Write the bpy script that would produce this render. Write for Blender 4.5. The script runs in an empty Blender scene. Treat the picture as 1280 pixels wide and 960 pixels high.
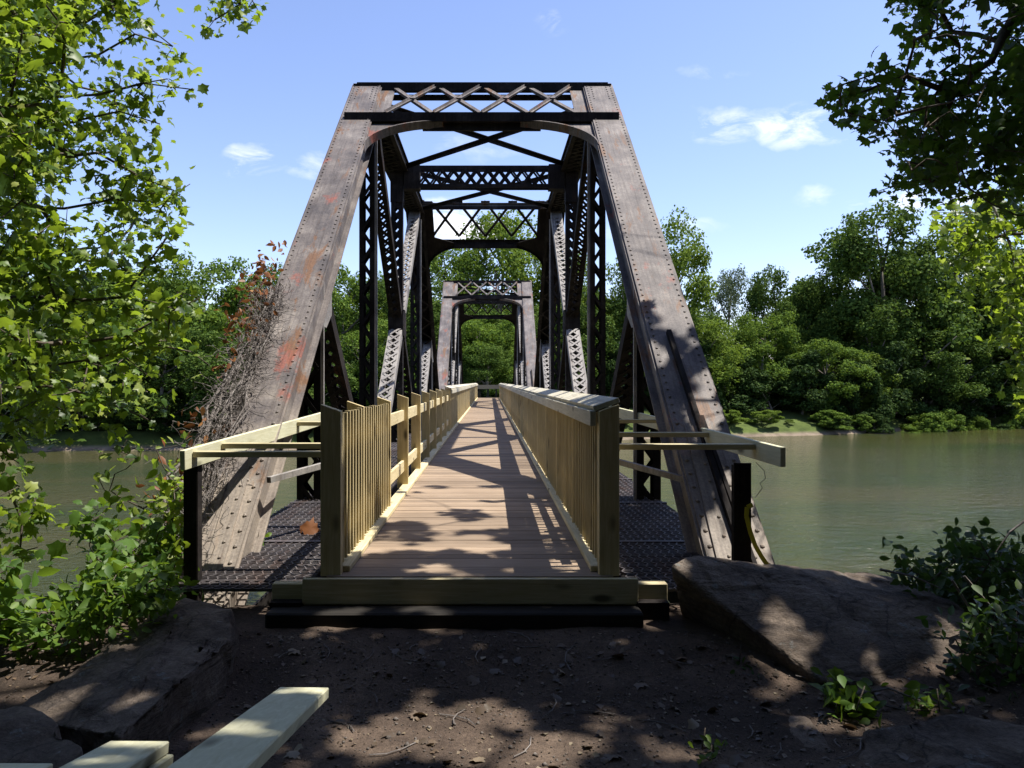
import bpy, bmesh, math, random
import numpy as np
from mathutils import Vector, Matrix, noise

rng = random.Random(11)
nrng = np.random.default_rng(11)
S = bpy.context.scene
COL = S.collection

# ------------------------------------------------------------------ camera, sky, sun
CAMZ, FPX, VPX, VPY = 1.4, 961.0, 612.5, 477.0
cam_d = bpy.data.cameras.new('camera')
cam = bpy.data.objects.new('camera', cam_d)
COL.objects.link(cam)
cam.location = (0, 0, CAMZ)
cam.rotation_euler = (math.radians(90), 0, 0)
cam_d.sensor_width = 36
cam_d.lens = FPX / 1280 * 36
cam_d.shift_x = (640 - VPX) / 1280
cam_d.shift_y = (VPY - 480) / 1280
cam_d.clip_start, cam_d.clip_end = 0.05, 3000
S.camera = cam

SUN = Vector((0.47, 0.03, 1.0)).normalized()
world = bpy.data.worlds.new('World')
S.world = world
world.use_nodes = True
wn = world.node_tree.nodes; wl = world.node_tree.links
wn.clear()
w_out = wn.new('ShaderNodeOutputWorld')
w_bg = wn.new('ShaderNodeBackground')
w_sky = wn.new('ShaderNodeTexSky')
w_sky.sky_type = 'NISHITA'
w_sky.sun_disc = False
w_sky.sun_elevation = math.asin(SUN.z)
w_sky.sun_rotation = math.atan2(SUN.x, SUN.y)
w_sky.air_density = 1.0; w_sky.dust_density = 0.5; w_sky.ozone_density = 3.6
w_bg.inputs['Strength'].default_value = 0.14
# small white puffs in the sky itself, each at its own direction (tangent of bearing and height)
w_tc = wn.new('ShaderNodeTexCoord')
w_sep = wn.new('ShaderNodeSeparateXYZ')
wl.new(w_tc.outputs['Generated'], w_sep.inputs[0])


def wmath(op, a, b=None, clamp=False):
    n = wn.new('ShaderNodeMath'); n.operation = op; n.use_clamp = clamp
    for k, v in enumerate((a, b)):
        if v is None: continue
        if isinstance(v, (int, float)): n.inputs[k].default_value = v
        else: wl.new(v, n.inputs[k])
    return n.outputs[0]


w_y = wmath('MAXIMUM', w_sep.outputs['Y'], .05)
w_u = wmath('DIVIDE', w_sep.outputs['X'], w_y); w_v = wmath('DIVIDE', w_sep.outputs['Z'], w_y)
w_map = wn.new('ShaderNodeMapping'); w_map.inputs['Scale'].default_value = (9, 9, 22)
w_no = wn.new('ShaderNodeTexNoise'); w_no.inputs['Scale'].default_value = 1.6
w_no.inputs['Detail'].default_value = 9; w_no.inputs['Roughness'].default_value = 0.64; w_no.inputs['Distortion'].default_value = .5
wl.new(w_tc.outputs['Generated'], w_map.inputs['Vector']); wl.new(w_map.outputs[0], w_no.inputs['Vector'])
w_n2 = wmath('MULTIPLY', wmath('SUBTRACT', w_no.outputs['Fac'], .43), 5.5, True)
w_big = wn.new('ShaderNodeTexNoise'); w_big.inputs['Scale'].default_value = 16; w_big.inputs['Detail'].default_value = 5
wl.new(w_tc.outputs['Generated'], w_big.inputs['Vector'])
w_bs = wn.new('ShaderNodeSeparateColor'); wl.new(w_big.outputs['Color'], w_bs.inputs[0])
w_u = wmath('ADD', w_u, wmath('MULTIPLY', wmath('SUBTRACT', w_bs.outputs[0], .5), .11))
w_v = wmath('ADD', w_v, wmath('MULTIPLY', wmath('SUBTRACT', w_bs.outputs[1], .5), .055))
w_sum = None
for bx, by, rx, ry, am in ((.315, .330, .055, .030, .9), (.41, .333, .075, .034, 1.0), (-.31, .284, .045, .022, .8), (-.235, .278, .04, .02, .6), (.52, .236, .055, .018, 1.5), (.60, .232, .05, .02, 1.0),
                           (-.035, .205, .085, .040, 1.9), (.43, .245, .03, .015, .5), (.21, .20, .10, .016, .5), (-.02, .305, .06, .02, .3), (.30, .40, .05, .012, .3), (.07, .463, .03, .02, .3)):
    dx = wmath('DIVIDE', wmath('SUBTRACT', w_u, bx), rx); dy = wmath('DIVIDE', wmath('SUBTRACT', w_v, by), ry)
    r2 = wmath('ADD', wmath('MULTIPLY', dx, dx), wmath('MULTIPLY', dy, dy))
    bl = wmath('MULTIPLY', wmath('SUBTRACT', 1.0, r2, True), am)
    w_sum = bl if w_sum is None else wmath('ADD', w_sum, bl)
w_fac = wmath('MULTIPLY', wmath('MULTIPLY', w_sum, w_n2), .8, True)
w_mix = wn.new('ShaderNodeMix'); w_mix.data_type = 'RGBA'
wl.new(w_fac, w_mix.inputs['Factor'])
w_tint = wn.new('ShaderNodeMix'); w_tint.data_type = 'RGBA'; w_tint.blend_type = 'MULTIPLY'
w_tint.inputs['Factor'].default_value = 1.0
w_tint.inputs['B'].default_value = (1.02, .905, .975, 1)
wl.new(w_sky.outputs[0], w_tint.inputs['A'])
wl.new(w_tint.outputs['Result'], w_mix.inputs['A'])
w_mix.inputs['B'].default_value = (5.6, 5.7, 6.1, 1)
wl.new(w_mix.outputs['Result'], w_bg.inputs['Color'])
wl.new(w_bg.outputs[0], w_out.inputs['Surface'])

sun_d = bpy.data.lights.new('sun', 'SUN')
sun = bpy.data.objects.new('sun', sun_d)
COL.objects.link(sun)
sun_d.energy = 5.0
sun_d.angle = math.radians(0.5)
sun_d.color = (1.0, 0.95, 0.87)
sun.rotation_euler = (-SUN).to_track_quat('-Z', 'Y').to_euler()
sun.location = SUN * 60

S.view_settings.view_transform = 'Standard'
S.view_settings.look = 'None'
S.view_settings.gamma = 1
S.view_settings.use_curve_mapping = False
S.view_settings.exposure = 0.86
S.cycles.max_bounces = 7
S.cycles.diffuse_bounces = 3
S.cycles.glossy_bounces = 3
S.cycles.transmission_bounces = 4
S.cycles.transparent_max_bounces = 4
S.cycles.use_denoising = True


# ------------------------------------------------------------------ helpers
def P(px, py, d):
    """photo pixel + distance along the walkway -> world point"""
    return Vector(((px - VPX) * d / FPX, d, CAMZ - (py - VPY) * d / FPX))


def tag(o, label=None, cat=None, group=None, kind=None):
    if label: o['label'] = label
    if cat: o['category'] = cat
    if group: o['group'] = group
    if kind: o['kind'] = kind
    return o


def thing(name, loc, label, cat, group=None):
    o = bpy.data.objects.new(name, None)
    o.empty_display_size = 0.2
    COL.objects.link(o)
    o.location = loc
    return tag(o, label, cat, group)


def origin(o):
    v = Vector((0, 0, 0))
    while o is not None:
        v += o.location
        o = o.parent
    return v


class MB:
    def __init__(self):
        self.v = []; self.f = []

    def add(self, verts, faces):
        k = len(self.v)
        self.v += [tuple(p) for p in verts]
        self.f += [tuple(i + k for i in f) for f in faces]

    def obox(self, c, ax, ay, az):
        """box from centre and three half vectors"""
        c = Vector(c)
        vs = [c + sx * ax + sy * ay + sz * az for sx in (-1, 1) for sy in (-1, 1) for sz in (-1, 1)]
        fs = [(0, 1, 3, 2), (4, 6, 7, 5), (0, 4, 5, 1), (2, 3, 7, 6), (0, 2, 6, 4), (1, 5, 7, 3)]
        if ax.cross(ay).dot(az) < 0:
            fs = [f[::-1] for f in fs]
        self.add(vs, fs)

    def box(self, x0, x1, y0, y1, z0, z1):
        self.obox(((x0 + x1) / 2, (y0 + y1) / 2, (z0 + z1) / 2), Vector(((x1 - x0) / 2, 0, 0)),
                  Vector((0, (y1 - y0) / 2, 0)), Vector((0, 0, (z1 - z0) / 2)))

    def bar(self, p0, p1, side, w, h):
        """bar from p0 to p1, w wide along side, h thick"""
        p0 = Vector(p0); p1 = Vector(p1)
        d = p1 - p0; L = d.length; d = d / L
        s = Vector(side); s = (s - d * s.dot(d)).normalized()
        n = d.cross(s)
        self.obox((p0 + p1) / 2, s * w / 2, d * L / 2, n * h / 2)

    def tube(self, pts, rad, n=6, cap=True):
        pts = [Vector(p) for p in pts]
        k = len(self.v); m = len(pts)
        prev = None
        for i, p in enumerate(pts):
            t = (pts[min(i + 1, m - 1)] - pts[max(i - 1, 0)])
            t = t.normalized() if t.length > 1e-9 else Vector((0, 0, 1))
            if prev is None:
                a = Vector((0, 0, 1)) if abs(t.z) < 0.9 else Vector((1, 0, 0))
            else:
                a = prev
            u = (a - t * a.dot(t)).normalized(); prev = u
            w = t.cross(u)
            r = rad[i] if isinstance(rad, (list, tuple)) else rad
            for j in range(n):
                q = 2 * math.pi * j / n
                self.v.append(tuple(p + (u * math.cos(q) + w * math.sin(q)) * r))
        for i in range(m - 1):
            for j in range(n):
                a = k + i * n + j; b = k + i * n + (j + 1) % n
                self.f.append((a, b, b + n, a + n))
        if cap:
            self.f.append(tuple(k + j for j in reversed(range(n))))
            self.f.append(tuple(k + (m - 1) * n + j for j in range(n)))

    def dome(self, p, nrm, r, n=6):
        nrm = Vector(nrm).normalized()
        a = Vector((0, 0, 1)) if abs(nrm.z) < 0.9 else Vector((1, 0, 0))
        u = (a - nrm * a.dot(nrm)).normalized(); w = nrm.cross(u)
        vs = []
        for rr, hh in ((1.0, 0.0), (0.72, 0.55)):
            for j in range(n):
                q = 2 * math.pi * j / n
                vs.append(Vector(p) + (u * math.cos(q) + w * math.sin(q)) * r * rr + nrm * r * hh)
        vs.append(Vector(p) + nrm * r * 0.8)
        fs = []
        for j in range(n):
            fs.append((j, (j + 1) % n, n + (j + 1) % n, n + j))
            fs.append((n + j, n + (j + 1) % n, 2 * n))
        self.add(vs, fs)

    def build(self, name, mat, parent=None, smooth=False, bevel=0):
        me = bpy.data.meshes.new(name)
        o = origin(parent) if parent else Vector((0, 0, 0))
        me.from_pydata([(x - o.x, y - o.y, z - o.z) for x, y, z in self.v], [], self.f)
        me.materials.append(mat)
        if smooth:
            me.polygons.foreach_set('use_smooth', [True] * len(me.polygons))
        me.update()
        ob = bpy.data.objects.new(name, me)
        COL.objects.link(ob)
        if parent:
            ob.parent = parent
        if bevel:
            md = ob.modifiers.new('edge', 'BEVEL'); md.width = bevel; md.segments = 1; md.limit_method = 'ANGLE'
        return ob


def np_mesh(name, V, T, F, mat, parent=None, smooth=False):
    """N copies of a template: V (N,k,3) vertices, F list of template faces"""
    N, k, _ = V.shape
    me = bpy.data.meshes.new(name)
    o = origin(parent) if parent else Vector((0, 0, 0))
    V = V.reshape(-1, 3) - np.array(o[:])
    loops = []; sizes = []
    for f in F:
        sizes.append(len(f)); loops += list(f)
    L = len(loops)
    li = (np.array(loops)[None, :] + (np.arange(N) * k)[:, None]).ravel().astype(np.int32)
    sz = np.tile(np.array(sizes, dtype=np.int32), N)
    st = np.concatenate([[0], np.cumsum(sz)[:-1]]).astype(np.int32)
    me.vertices.add(N * k); me.vertices.foreach_set('co', V.ravel().astype(np.float32))
    me.loops.add(N * L); me.loops.foreach_set('vertex_index', li)
    me.polygons.add(len(sz)); me.polygons.foreach_set('loop_start', st)
    me.update(calc_edges=True)
    me.validate()
    me.materials.append(mat)
    ob = bpy.data.objects.new(name, me)
    COL.objects.link(ob)
    if parent: ob.parent = parent
    return ob


def unit(a):
    return a / np.maximum(np.linalg.norm(a, axis=-1, keepdims=True), 1e-9)


LOBED = np.array([(0, 0, 0), (0.0, -.42, 0), (.20, -.48, -.03), (.36, -.20, -.06), (.58, -.02, -.14), (.34, .10, -.04), (.30, .34, -.06),
                  (.13, .30, -.02), (0, .66, -.12), (-.13, .30, -.02), (-.30, .34, -.06), (-.34, .10, -.04), (-.58, -.02, -.14),
                  (-.36, -.20, -.06), (-.20, -.48, -.03)], float)
LOBED[:, 2] *= 1.4
LOBED_F = [(0, i, i + 1) for i in range(1, 14)] + [(0, 14, 1)]
OVAL = np.array([(0, -.5, 0), (.22, -.28, .05), (.27, .05, .07), (0, .58, -.08), (-.27, .05, .07), (-.22, -.28, .05), (0, .05, -.02)], float)
OVAL_F = [(0, 1, 2, 6), (6, 2, 3), (6, 3, 4), (0, 6, 4, 5)]
CARD = np.array([(0, -.5, 0), (.38, -.05, .10), (.05, .5, -.05), (-.36, .08, .08)], float)
CARD_F = [(0, 1, 2), (0, 2, 3)]


def leaves(pos, nrm, size, tmpl):
    """place leaf templates with given normals and random spin -> (N,k,3)"""
    N = len(pos)
    n = unit(nrm)
    a = unit(nrng.normal(size=(N, 3)) + np.array([0, 0, -.5]))
    t = unit(a - n * (a * n).sum(1, keepdims=True))
    b = np.cross(t, n)
    M = np.stack([b, t, n], 1)
    return pos[:, None, :] + size[:, None, None] * np.einsum('kj,njc->nkc', tmpl, M)


# ------------------------------------------------------------------ materials
def mat_new(name):
    m = bpy.data.materials.new(name); m.use_nodes = True
    nt = m.node_tree
    return m, nt, nt.nodes['Principled BSDF']


def node(nt, t, **kw):
    n = nt.nodes.new(t)
    for k, v in kw.items():
        n.inputs[k.replace('_', ' ')].default_value = v
    return n


def ramp(nt, src, stops):
    r = nt.nodes.new('ShaderNodeValToRGB')
    els = r.color_ramp.elements
    els[0].position, els[0].color = stops[0][0], (*stops[0][1], 1)
    els[1].position, els[1].color = stops[-1][0], (*stops[-1][1], 1)
    for p, c in stops[1:-1]:
        e = els.new(p); e.color = (*c, 1)
    nt.links.new(src, r.inputs['Fac'])
    return r.outputs['Color']


def mixc(nt, fac, a, b, mode='MIX'):
    m = nt.nodes.new('ShaderNodeMix'); m.data_type = 'RGBA'; m.blend_type = mode
    for s, v in ((m.inputs['Factor'], fac), (m.inputs['A'], a), (m.inputs['B'], b)):
        if isinstance(v, (int, float)): s.default_value = v
        elif isinstance(v, tuple): s.default_value = (*v, 1)
        else: nt.links.new(v, s)
    return m.outputs['Result']


def coords(nt, scale=(1, 1, 1), kind='Object'):
    tc = nt.nodes.new('ShaderNodeTexCoord'); mp = nt.nodes.new('ShaderNodeMapping')
    mp.inputs['Scale'].default_value = scale
    nt.links.new(tc.outputs[kind], mp.inputs['Vector'])
    return mp.outputs[0]


def noise_n(nt, vec, scale, detail=5, rough=.55, dist=0):
    n = node(nt, 'ShaderNodeTexNoise', Scale=scale, Detail=detail, Roughness=rough, Distortion=dist)
    nt.links.new(vec, n.inputs['Vector'])
    return n.outputs['Fac']


def bump(nt, bs, h, strength=.3, dist=.02):
    b = node(nt, 'ShaderNodeBump', Strength=strength, Distance=dist)
    nt.links.new(h, b.inputs['Height']); nt.links.new(b.outputs[0], bs.inputs['Normal'])


def island(nt):
    return nt.nodes.new('ShaderNodeNewGeometry').outputs['Random Per Island']


def m_steel(name, cols, rust, red=None, rough=.62, rust_lo=.5, rust_hi=.68, spec=.3, pale=None):
    m, nt, bs = mat_new(name)
    v = coords(nt)
    base = ramp(nt, noise_n(nt, v, 2.1, 7, .65), [(.3, cols[0]), (.5, cols[1]), (.72, cols[2])])
    rr = nt.nodes.new('ShaderNodeMapRange'); rr.inputs['From Min'].default_value = rust_lo; rr.inputs['From Max'].default_value = rust_hi
    vs = coords(nt, (3.2, .7, .7))
    nt.links.new(noise_n(nt, vs, 1.5, 9, .7, .4), rr.inputs['Value'])
    c = mixc(nt, rr.outputs[0], base, rust)
    if red:
        r2 = nt.nodes.new('ShaderNodeMapRange'); r2.inputs['From Min'].default_value = .60; r2.inputs['From Max'].default_value = .66
        nt.links.new(noise_n(nt, coords(nt, (1.6, 1, 1)), 1.1, 9, .68), r2.inputs['Value'])
        sc = nt.nodes.new('ShaderNodeMath'); sc.operation = 'MULTIPLY'; sc.inputs[1].default_value = .75
        nt.links.new(r2.outputs[0], sc.inputs[0])
        c = mixc(nt, sc.outputs[0], c, red)
    if pale:  # sunlit paleness mixed into the colour, fading out up the post
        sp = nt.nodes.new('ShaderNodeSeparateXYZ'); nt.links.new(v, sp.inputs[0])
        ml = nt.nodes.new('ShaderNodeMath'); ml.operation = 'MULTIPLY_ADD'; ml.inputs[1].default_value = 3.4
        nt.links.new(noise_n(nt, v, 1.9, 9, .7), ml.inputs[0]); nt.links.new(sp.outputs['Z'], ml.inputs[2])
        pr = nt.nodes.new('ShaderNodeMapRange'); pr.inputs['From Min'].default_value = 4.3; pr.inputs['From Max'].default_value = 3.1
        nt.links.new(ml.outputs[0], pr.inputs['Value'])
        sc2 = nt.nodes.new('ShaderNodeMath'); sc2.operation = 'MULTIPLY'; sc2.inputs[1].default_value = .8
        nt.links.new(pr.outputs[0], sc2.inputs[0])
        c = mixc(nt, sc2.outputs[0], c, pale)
    streak = noise_n(nt, coords(nt, (26, 1.1, 1.1)), 1.0, 6, .7, .3)
    c = mixc(nt, .75, c, ramp(nt, streak, [(.33, (.55, .50, .47)), (.5, (1, 1, 1)), (.68, (1.35, 1.3, 1.22))]), 'MULTIPLY')
    fine = noise_n(nt, v, 42, 6, .7)
    c = mixc(nt, .55, c, ramp(nt, fine, [(.3, (.35, .33, .32)), (.65, (1.25, 1.2, 1.15))]), 'MULTIPLY')
    nt.links.new(c, bs.inputs['Base Color'])
    bs.inputs['Roughness'].default_value = rough
    bs.inputs['Metallic'].default_value = 0.0
    bs.inputs['Specular IOR Level'].default_value = spec
    bump(nt, bs, fine, .35, .006)
    return m


def m_wood(name, a, b, grain_axis=1, var=.35, rough=.72, knots=True):
    m, nt, bs = mat_new(name)
    sc = [9, 9, 9]; sc[grain_axis] = .55
    rnd = island(nt)
    tc = nt.nodes.new('ShaderNodeTexCoord')
    off = nt.nodes.new('ShaderNodeVectorMath'); off.operation = 'ADD'
    cmb = nt.nodes.new('ShaderNodeMath'); cmb.operation = 'MULTIPLY'; cmb.inputs[1].default_value = 37.0
    nt.links.new(rnd, cmb.inputs[0])
    nt.links.new(tc.outputs['Object'], off.inputs[0]); nt.links.new(cmb.outputs[0], off.inputs[1])
    mp = nt.nodes.new('ShaderNodeMapping'); mp.inputs['Scale'].default_value = sc
    nt.links.new(off.outputs[0], mp.inputs['Vector'])
    g = noise_n(nt, mp.outputs[0], 4.5, 6, .6, 1.2)
    c = ramp(nt, g, [(.28, a), (.52, tuple((p + q) / 2 for p, q in zip(a, b))), (.7, b)])
    v = ramp(nt, rnd, [(0, (1 - var,) * 3), (1, (1 + var * .4,) * 3)])
    c = mixc(nt, 1.0, c, v, 'MULTIPLY')
    if knots:
        vo = node(nt, 'ShaderNodeTexVoronoi', Scale=1.0)
        sk = [5.5, 5.5, 5.5]; sk[grain_axis] = 1.9
        mk = nt.nodes.new('ShaderNodeMapping'); mk.inputs['Scale'].default_value = sk
        nt.links.new(off.outputs[0], mk.inputs['Vector']); nt.links.new(mk.outputs[0], vo.inputs['Vector'])
        kr = nt.nodes.new('ShaderNodeMapRange'); kr.inputs['From Min'].default_value = .20; kr.inputs['From Max'].default_value = .09
        nt.links.new(vo.outputs['Distance'], kr.inputs['Value'])
        c = mixc(nt, kr.outputs[0], c, tuple(x * .30 for x in a))
    d = noise_n(nt, coords(nt), 1.7, 5, .6)
    c = mixc(nt, .5, c, ramp(nt, d, [(.3, (.72, .70, .66)), (.7, (1.1, 1.1, 1.1))]), 'MULTIPLY')
    nt.links.new(c, bs.inputs['Base Color'])
    bs.inputs['Roughness'].default_value = rough
    bs.inputs['Specular IOR Level'].default_value = .25
    bump(nt, bs, g, .25, .004)
    return m


def m_leaf(name, stops, trans, tfac=.4, rough=.5, spec=.3):
    m, nt, bs = mat_new(name)
    rnd = island(nt)
    c = ramp(nt, rnd, stops)
    big = noise_n(nt, coords(nt), .55, 3, .5)
    c = mixc(nt, .6, c, ramp(nt, big, [(.35, (.62, .72, .6)), (.65, (1.25, 1.15, 1.0))]), 'MULTIPLY')
    nt.links.new(c, bs.inputs['Base Color'])
    bs.inputs['Roughness'].default_value = rough
    bs.inputs['Specular IOR Level'].default_value = spec
    tr = nt.nodes.new('ShaderNodeBsdfTranslucent')
    tcol = mixc(nt, .5, c, trans)
    nt.links.new(tcol, tr.inputs['Color'])
    mx = nt.nodes.new('ShaderNodeMixShader'); mx.inputs['Fac'].default_value = tfac
    nt.links.new(bs.outputs[0], mx.inputs[1]); nt.links.new(tr.outputs[0], mx.inputs[2])
    nt.links.new(mx.outputs[0], nt.nodes['Material Output'].inputs['Surface'])
    return m


def m_rough(name, stops, scale=3, detail=8, rough=.9, bstr=.5, bdist=.03, fine=30):
    m, nt, bs = mat_new(name)
    v = coords(nt)
    c = ramp(nt, noise_n(nt, v, scale, detail, .65, .3), stops)
    f = noise_n(nt, v, fine, 6, .7)
    c = mixc(nt, .6, c, ramp(nt, f, [(.3, (.5, .5, .5)), (.7, (1.3, 1.3, 1.3))]), 'MULTIPLY')
    nt.links.new(c, bs.inputs['Base Color'])
    bs.inputs['Roughness'].default_value = rough
    bs.inputs['Specular IOR Level'].default_value = .2
    bump(nt, bs, f, bstr, bdist)
    return m


M = {}
M['post_steel'] = m_steel('weathered_post_steel', ((.070, .064, .068), (.135, .120, .116), (.25, .23, .215)), (.16, .088, .05), (.26, .08, .055), rust_lo=.555, rust_hi=.62, pale=(.27, .235, .195))  # pale foot tone is sunlight put into the colour
M['dark_steel'] = m_steel('dark_shaded_steel', ((.012, .011, .012), (.022, .019, .018), (.05, .045, .043)), (.07, .032, .018), rust_lo=.60, rust_hi=.78, rough=.8, spec=.1)  # shade of the unlit members put into the near-black, over weathered paint and rust
M['pale_steel'] = m_steel('sunlit_grey_steel', ((.16, .15, .15), (.26, .25, .24), (.36, .35, .33)), (.2, .11, .06), rust_lo=.6, rust_hi=.8)  # lighter steel copy with the sunlight on up-facing members put into its colour
M['grate_steel'] = m_steel('grating_steel', ((.05, .046, .05), (.09, .082, .086), (.15, .14, .14)), (.08, .05, .04))
M['pine'] = m_wood('new_treated_pine', (.47, .385, .21), (.66, .58, .37), 1)
M['pine_up'] = m_wood('new_treated_pine_upright', (.43, .335, .165), (.62, .52, .30), 2, var=.45)
M['pine_cross'] = m_wood('new_treated_pine_crosswise', (.38, .32, .18), (.56, .50, .32), 0)
M['pale_pine'] = m_wood('pale_planed_pine', (.50, .48, .31), (.64, .63, .46), 1, var=.15)
M['cap_pine'] = m_wood('grey_cap_pine', (.36, .33, .25), (.56, .52, .41), 1, var=.25)
M['deck'] = m_wood('brown_deck_board', (.235, .168, .115), (.34, .262, .188), 0, var=.28, rough=.8, knots=False)
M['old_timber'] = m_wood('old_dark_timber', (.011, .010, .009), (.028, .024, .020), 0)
m, nt, bs = mat_new('weathered_sandstone')
v = coords(nt)
c = ramp(nt, noise_n(nt, v, 2.4, 10, .7, .5), [(.28, (.055, .047, .042)), (.45, (.13, .105, .085)), (.58, (.19, .155, .125)), (.75, (.27, .235, .20))])
strata = noise_n(nt, coords(nt, (1, 1, 7)), 3.0, 8, .65, .8)
c = mixc(nt, .6, c, ramp(nt, strata, [(.38, (.55, .52, .5)), (.6, (1.2, 1.15, 1.1))]), 'MULTIPLY')
li = nt.nodes.new('ShaderNodeMapRange'); li.inputs['From Min'].default_value = .60; li.inputs['From Max'].default_value = .66
nt.links.new(noise_n(nt, v, 6.5, 6, .7), li.inputs['Value'])
c = mixc(nt, li.outputs[0], c, (.20, .20, .185))
f = noise_n(nt, v, 38, 9, .75)
c = mixc(nt, .7, c, ramp(nt, f, [(.32, (.4, .4, .4)), (.66, (1.3, 1.3, 1.3))]), 'MULTIPLY')
nt.links.new(c, bs.inputs['Base Color']); bs.inputs['Roughness'].default_value = .9; bs.inputs['Specular IOR Level'].default_value = .2
wv = node(nt, 'ShaderNodeTexNoise', Scale=2.5, Detail=5); nt.links.new(v, wv.inputs['Vector'])
wa = nt.nodes.new('ShaderNodeVectorMath'); wa.operation = 'MULTIPLY_ADD'; wa.inputs[1].default_value = (.55, .55, .55)
nt.links.new(wv.outputs['Color'], wa.inputs[0]); nt.links.new(v, wa.inputs[2])
vo = nt.nodes.new('ShaderNodeTexVoronoi'); vo.feature = 'DISTANCE_TO_EDGE'; vo.inputs['Scale'].default_value = 1.5
nt.links.new(wa.outputs[0], vo.inputs['Vector'])
ck = nt.nodes.new('ShaderNodeMapRange'); ck.inputs['From Min'].default_value = .016; ck.inputs['From Max'].default_value = .0; ck.inputs['To Max'].default_value = .6
nt.links.new(vo.outputs['Distance'], ck.inputs['Value'])
c = mixc(nt, ck.outputs[0], c, (.025, .021, .018))
nt.links.new(c, bs.inputs['Base Color'])
ad = nt.nodes.new('ShaderNodeMath'); ad.operation = 'MULTIPLY_ADD'; ad.inputs[1].default_value = .45
nt.links.new(f, ad.inputs[0]); nt.links.new(strata, ad.inputs[2])
bump(nt, bs, ad.outputs[0], .9, .05)
M['rock'] = m
M['soil'] = m_rough('dark_cinder_soil', [(.25, (.05, .04, .035)), (.5, (.13, .095, .075)), (.75, (.22, .165, .125))], 1.6, 9, .95, .8, .03, 60)
M['stone'] = m_rough('abutment_stone', [(.3, (.10, .09, .08)), (.7, (.22, .20, .17))], 3)
M['bark'] = m_rough('grey_brown_bark', [(.3, (.05, .04, .03)), (.7, (.15, .125, .10))], 4)
M['pale_bark'] = m_rough('pale_far_bark', [(.3, (.12, .10, .08)), (.7, (.28, .25, .21))], 2)
M['dead_vine'] = m_rough('dead_grey_vine', [(.3, (.11, .095, .085)), (.7, (.25, .225, .21))], 4)
M['pebble'] = m_rough('grey_pebbles', [(.3, (.06, .052, .046)), (.7, (.19, .165, .145))], 4)
M['sycamore'] = m_leaf('sunny_lobed_leaf', [(0, (.028, .065, .012)), (.22, (.06, .12, .018)), (.5, (.12, .20, .024)), (.85, (.19, .265, .035)), (1, (.32, .37, .10))], (.42, .56, .03), .5, .42, .35)
M['canopy'] = m_leaf('deep_green_lobed_leaf', [(0, (.018, .045, .012)), (.6, (.035, .078, .016)), (1, (.075, .13, .02))], (.20, .34, .018), .46)
M['weed'] = m_leaf('bank_weed_leaf', [(0, (.045, .10, .018)), (.6, (.085, .16, .026)), (1, (.15, .23, .035))], (.30, .45, .02), .42)
M['gloss_weed'] = m_leaf('dark_shrub_leaf', [(0, (.022, .055, .016)), (.7, (.045, .09, .022)), (1, (.09, .14, .03))], (.14, .26, .02), .3)
M['dead_leaf'] = m_leaf('dry_brown_leaf', [(0, (.12, .045, .02)), (.6, (.24, .09, .035)), (1, (.34, .17, .07))], (.3, .12, .03), .25)
M['far_a'] = m_leaf('mid_green_crown', [(0, (.052, .095, .017)), (.6, (.10, .17, .028)), (1, (.17, .24, .045))], (.22, .32, .025), .3, .8, .1)
M['far_b'] = m_leaf('dark_green_crown', [(0, (.032, .062, .015)), (.6, (.072, .125, .024)), (1, (.14, .20, .04))], (.15, .24, .025), .25, .8, .1)
M['far_e'] = m_leaf('shaded_understory', [(0, (.016, .034, .010)), (.6, (.034, .066, .016)), (1, (.07, .11, .024))], (.08, .14, .02), .18, .8, .1)  # leaf colour darkened to carry the shadow under the far crowns
M['far_c'] = m_leaf('yellow_green_crown', [(0, (.075, .125, .020)), (.6, (.125, .19, .030)), (1, (.19, .25, .05))], (.26, .36, .03), .34, .8, .1)
M['far_d'] = m_leaf('grey_green_crown', [(0, (.08, .11, .06)), (.6, (.13, .165, .09)), (1, (.19, .22, .14))], (.18, .24, .11), .3, .8, .1)
M['strap'], _nt, _bs = mat_new('yellow_webbing'); _bs.inputs['Base Color'].default_value = (.62, .52, .02, 1); _bs.inputs['Roughness'].default_value = .6
M['litter'] = m_leaf('leaf_litter', [(0, (.05, .037, .026)), (.7, (.12, .085, .06)), (1, (.26, .21, .15))], (.2, .12, .05), .1)

# water: murky green with small ripples
m, nt, bs = mat_new('murky_river_water')
v = coords(nt, (1, 1.7, 1))
r1 = noise_n(nt, v, 1.1, 4, .55, .6); r2 = noise_n(nt, v, 5.5, 3, .5)
ad = nt.nodes.new('ShaderNodeMath'); ad.operation = 'MULTIPLY_ADD'; ad.inputs[1].default_value = .35
nt.links.new(r2, ad.inputs[0]); nt.links.new(r1, ad.inputs[2])
c = ramp(nt, noise_n(nt, coords(nt, (.5, 1.5, 1)), .09, 3), [(.35, (.030, .042, .011)), (.65, (.054, .052, .017))])
nt.links.new(c, bs.inputs['Base Color'])
bs.inputs['Roughness'].default_value = .06
bs.inputs['IOR'].default_value = 1.33
bump(nt, bs, ad.outputs[0], .9, .24)
M['water'] = m

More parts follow.
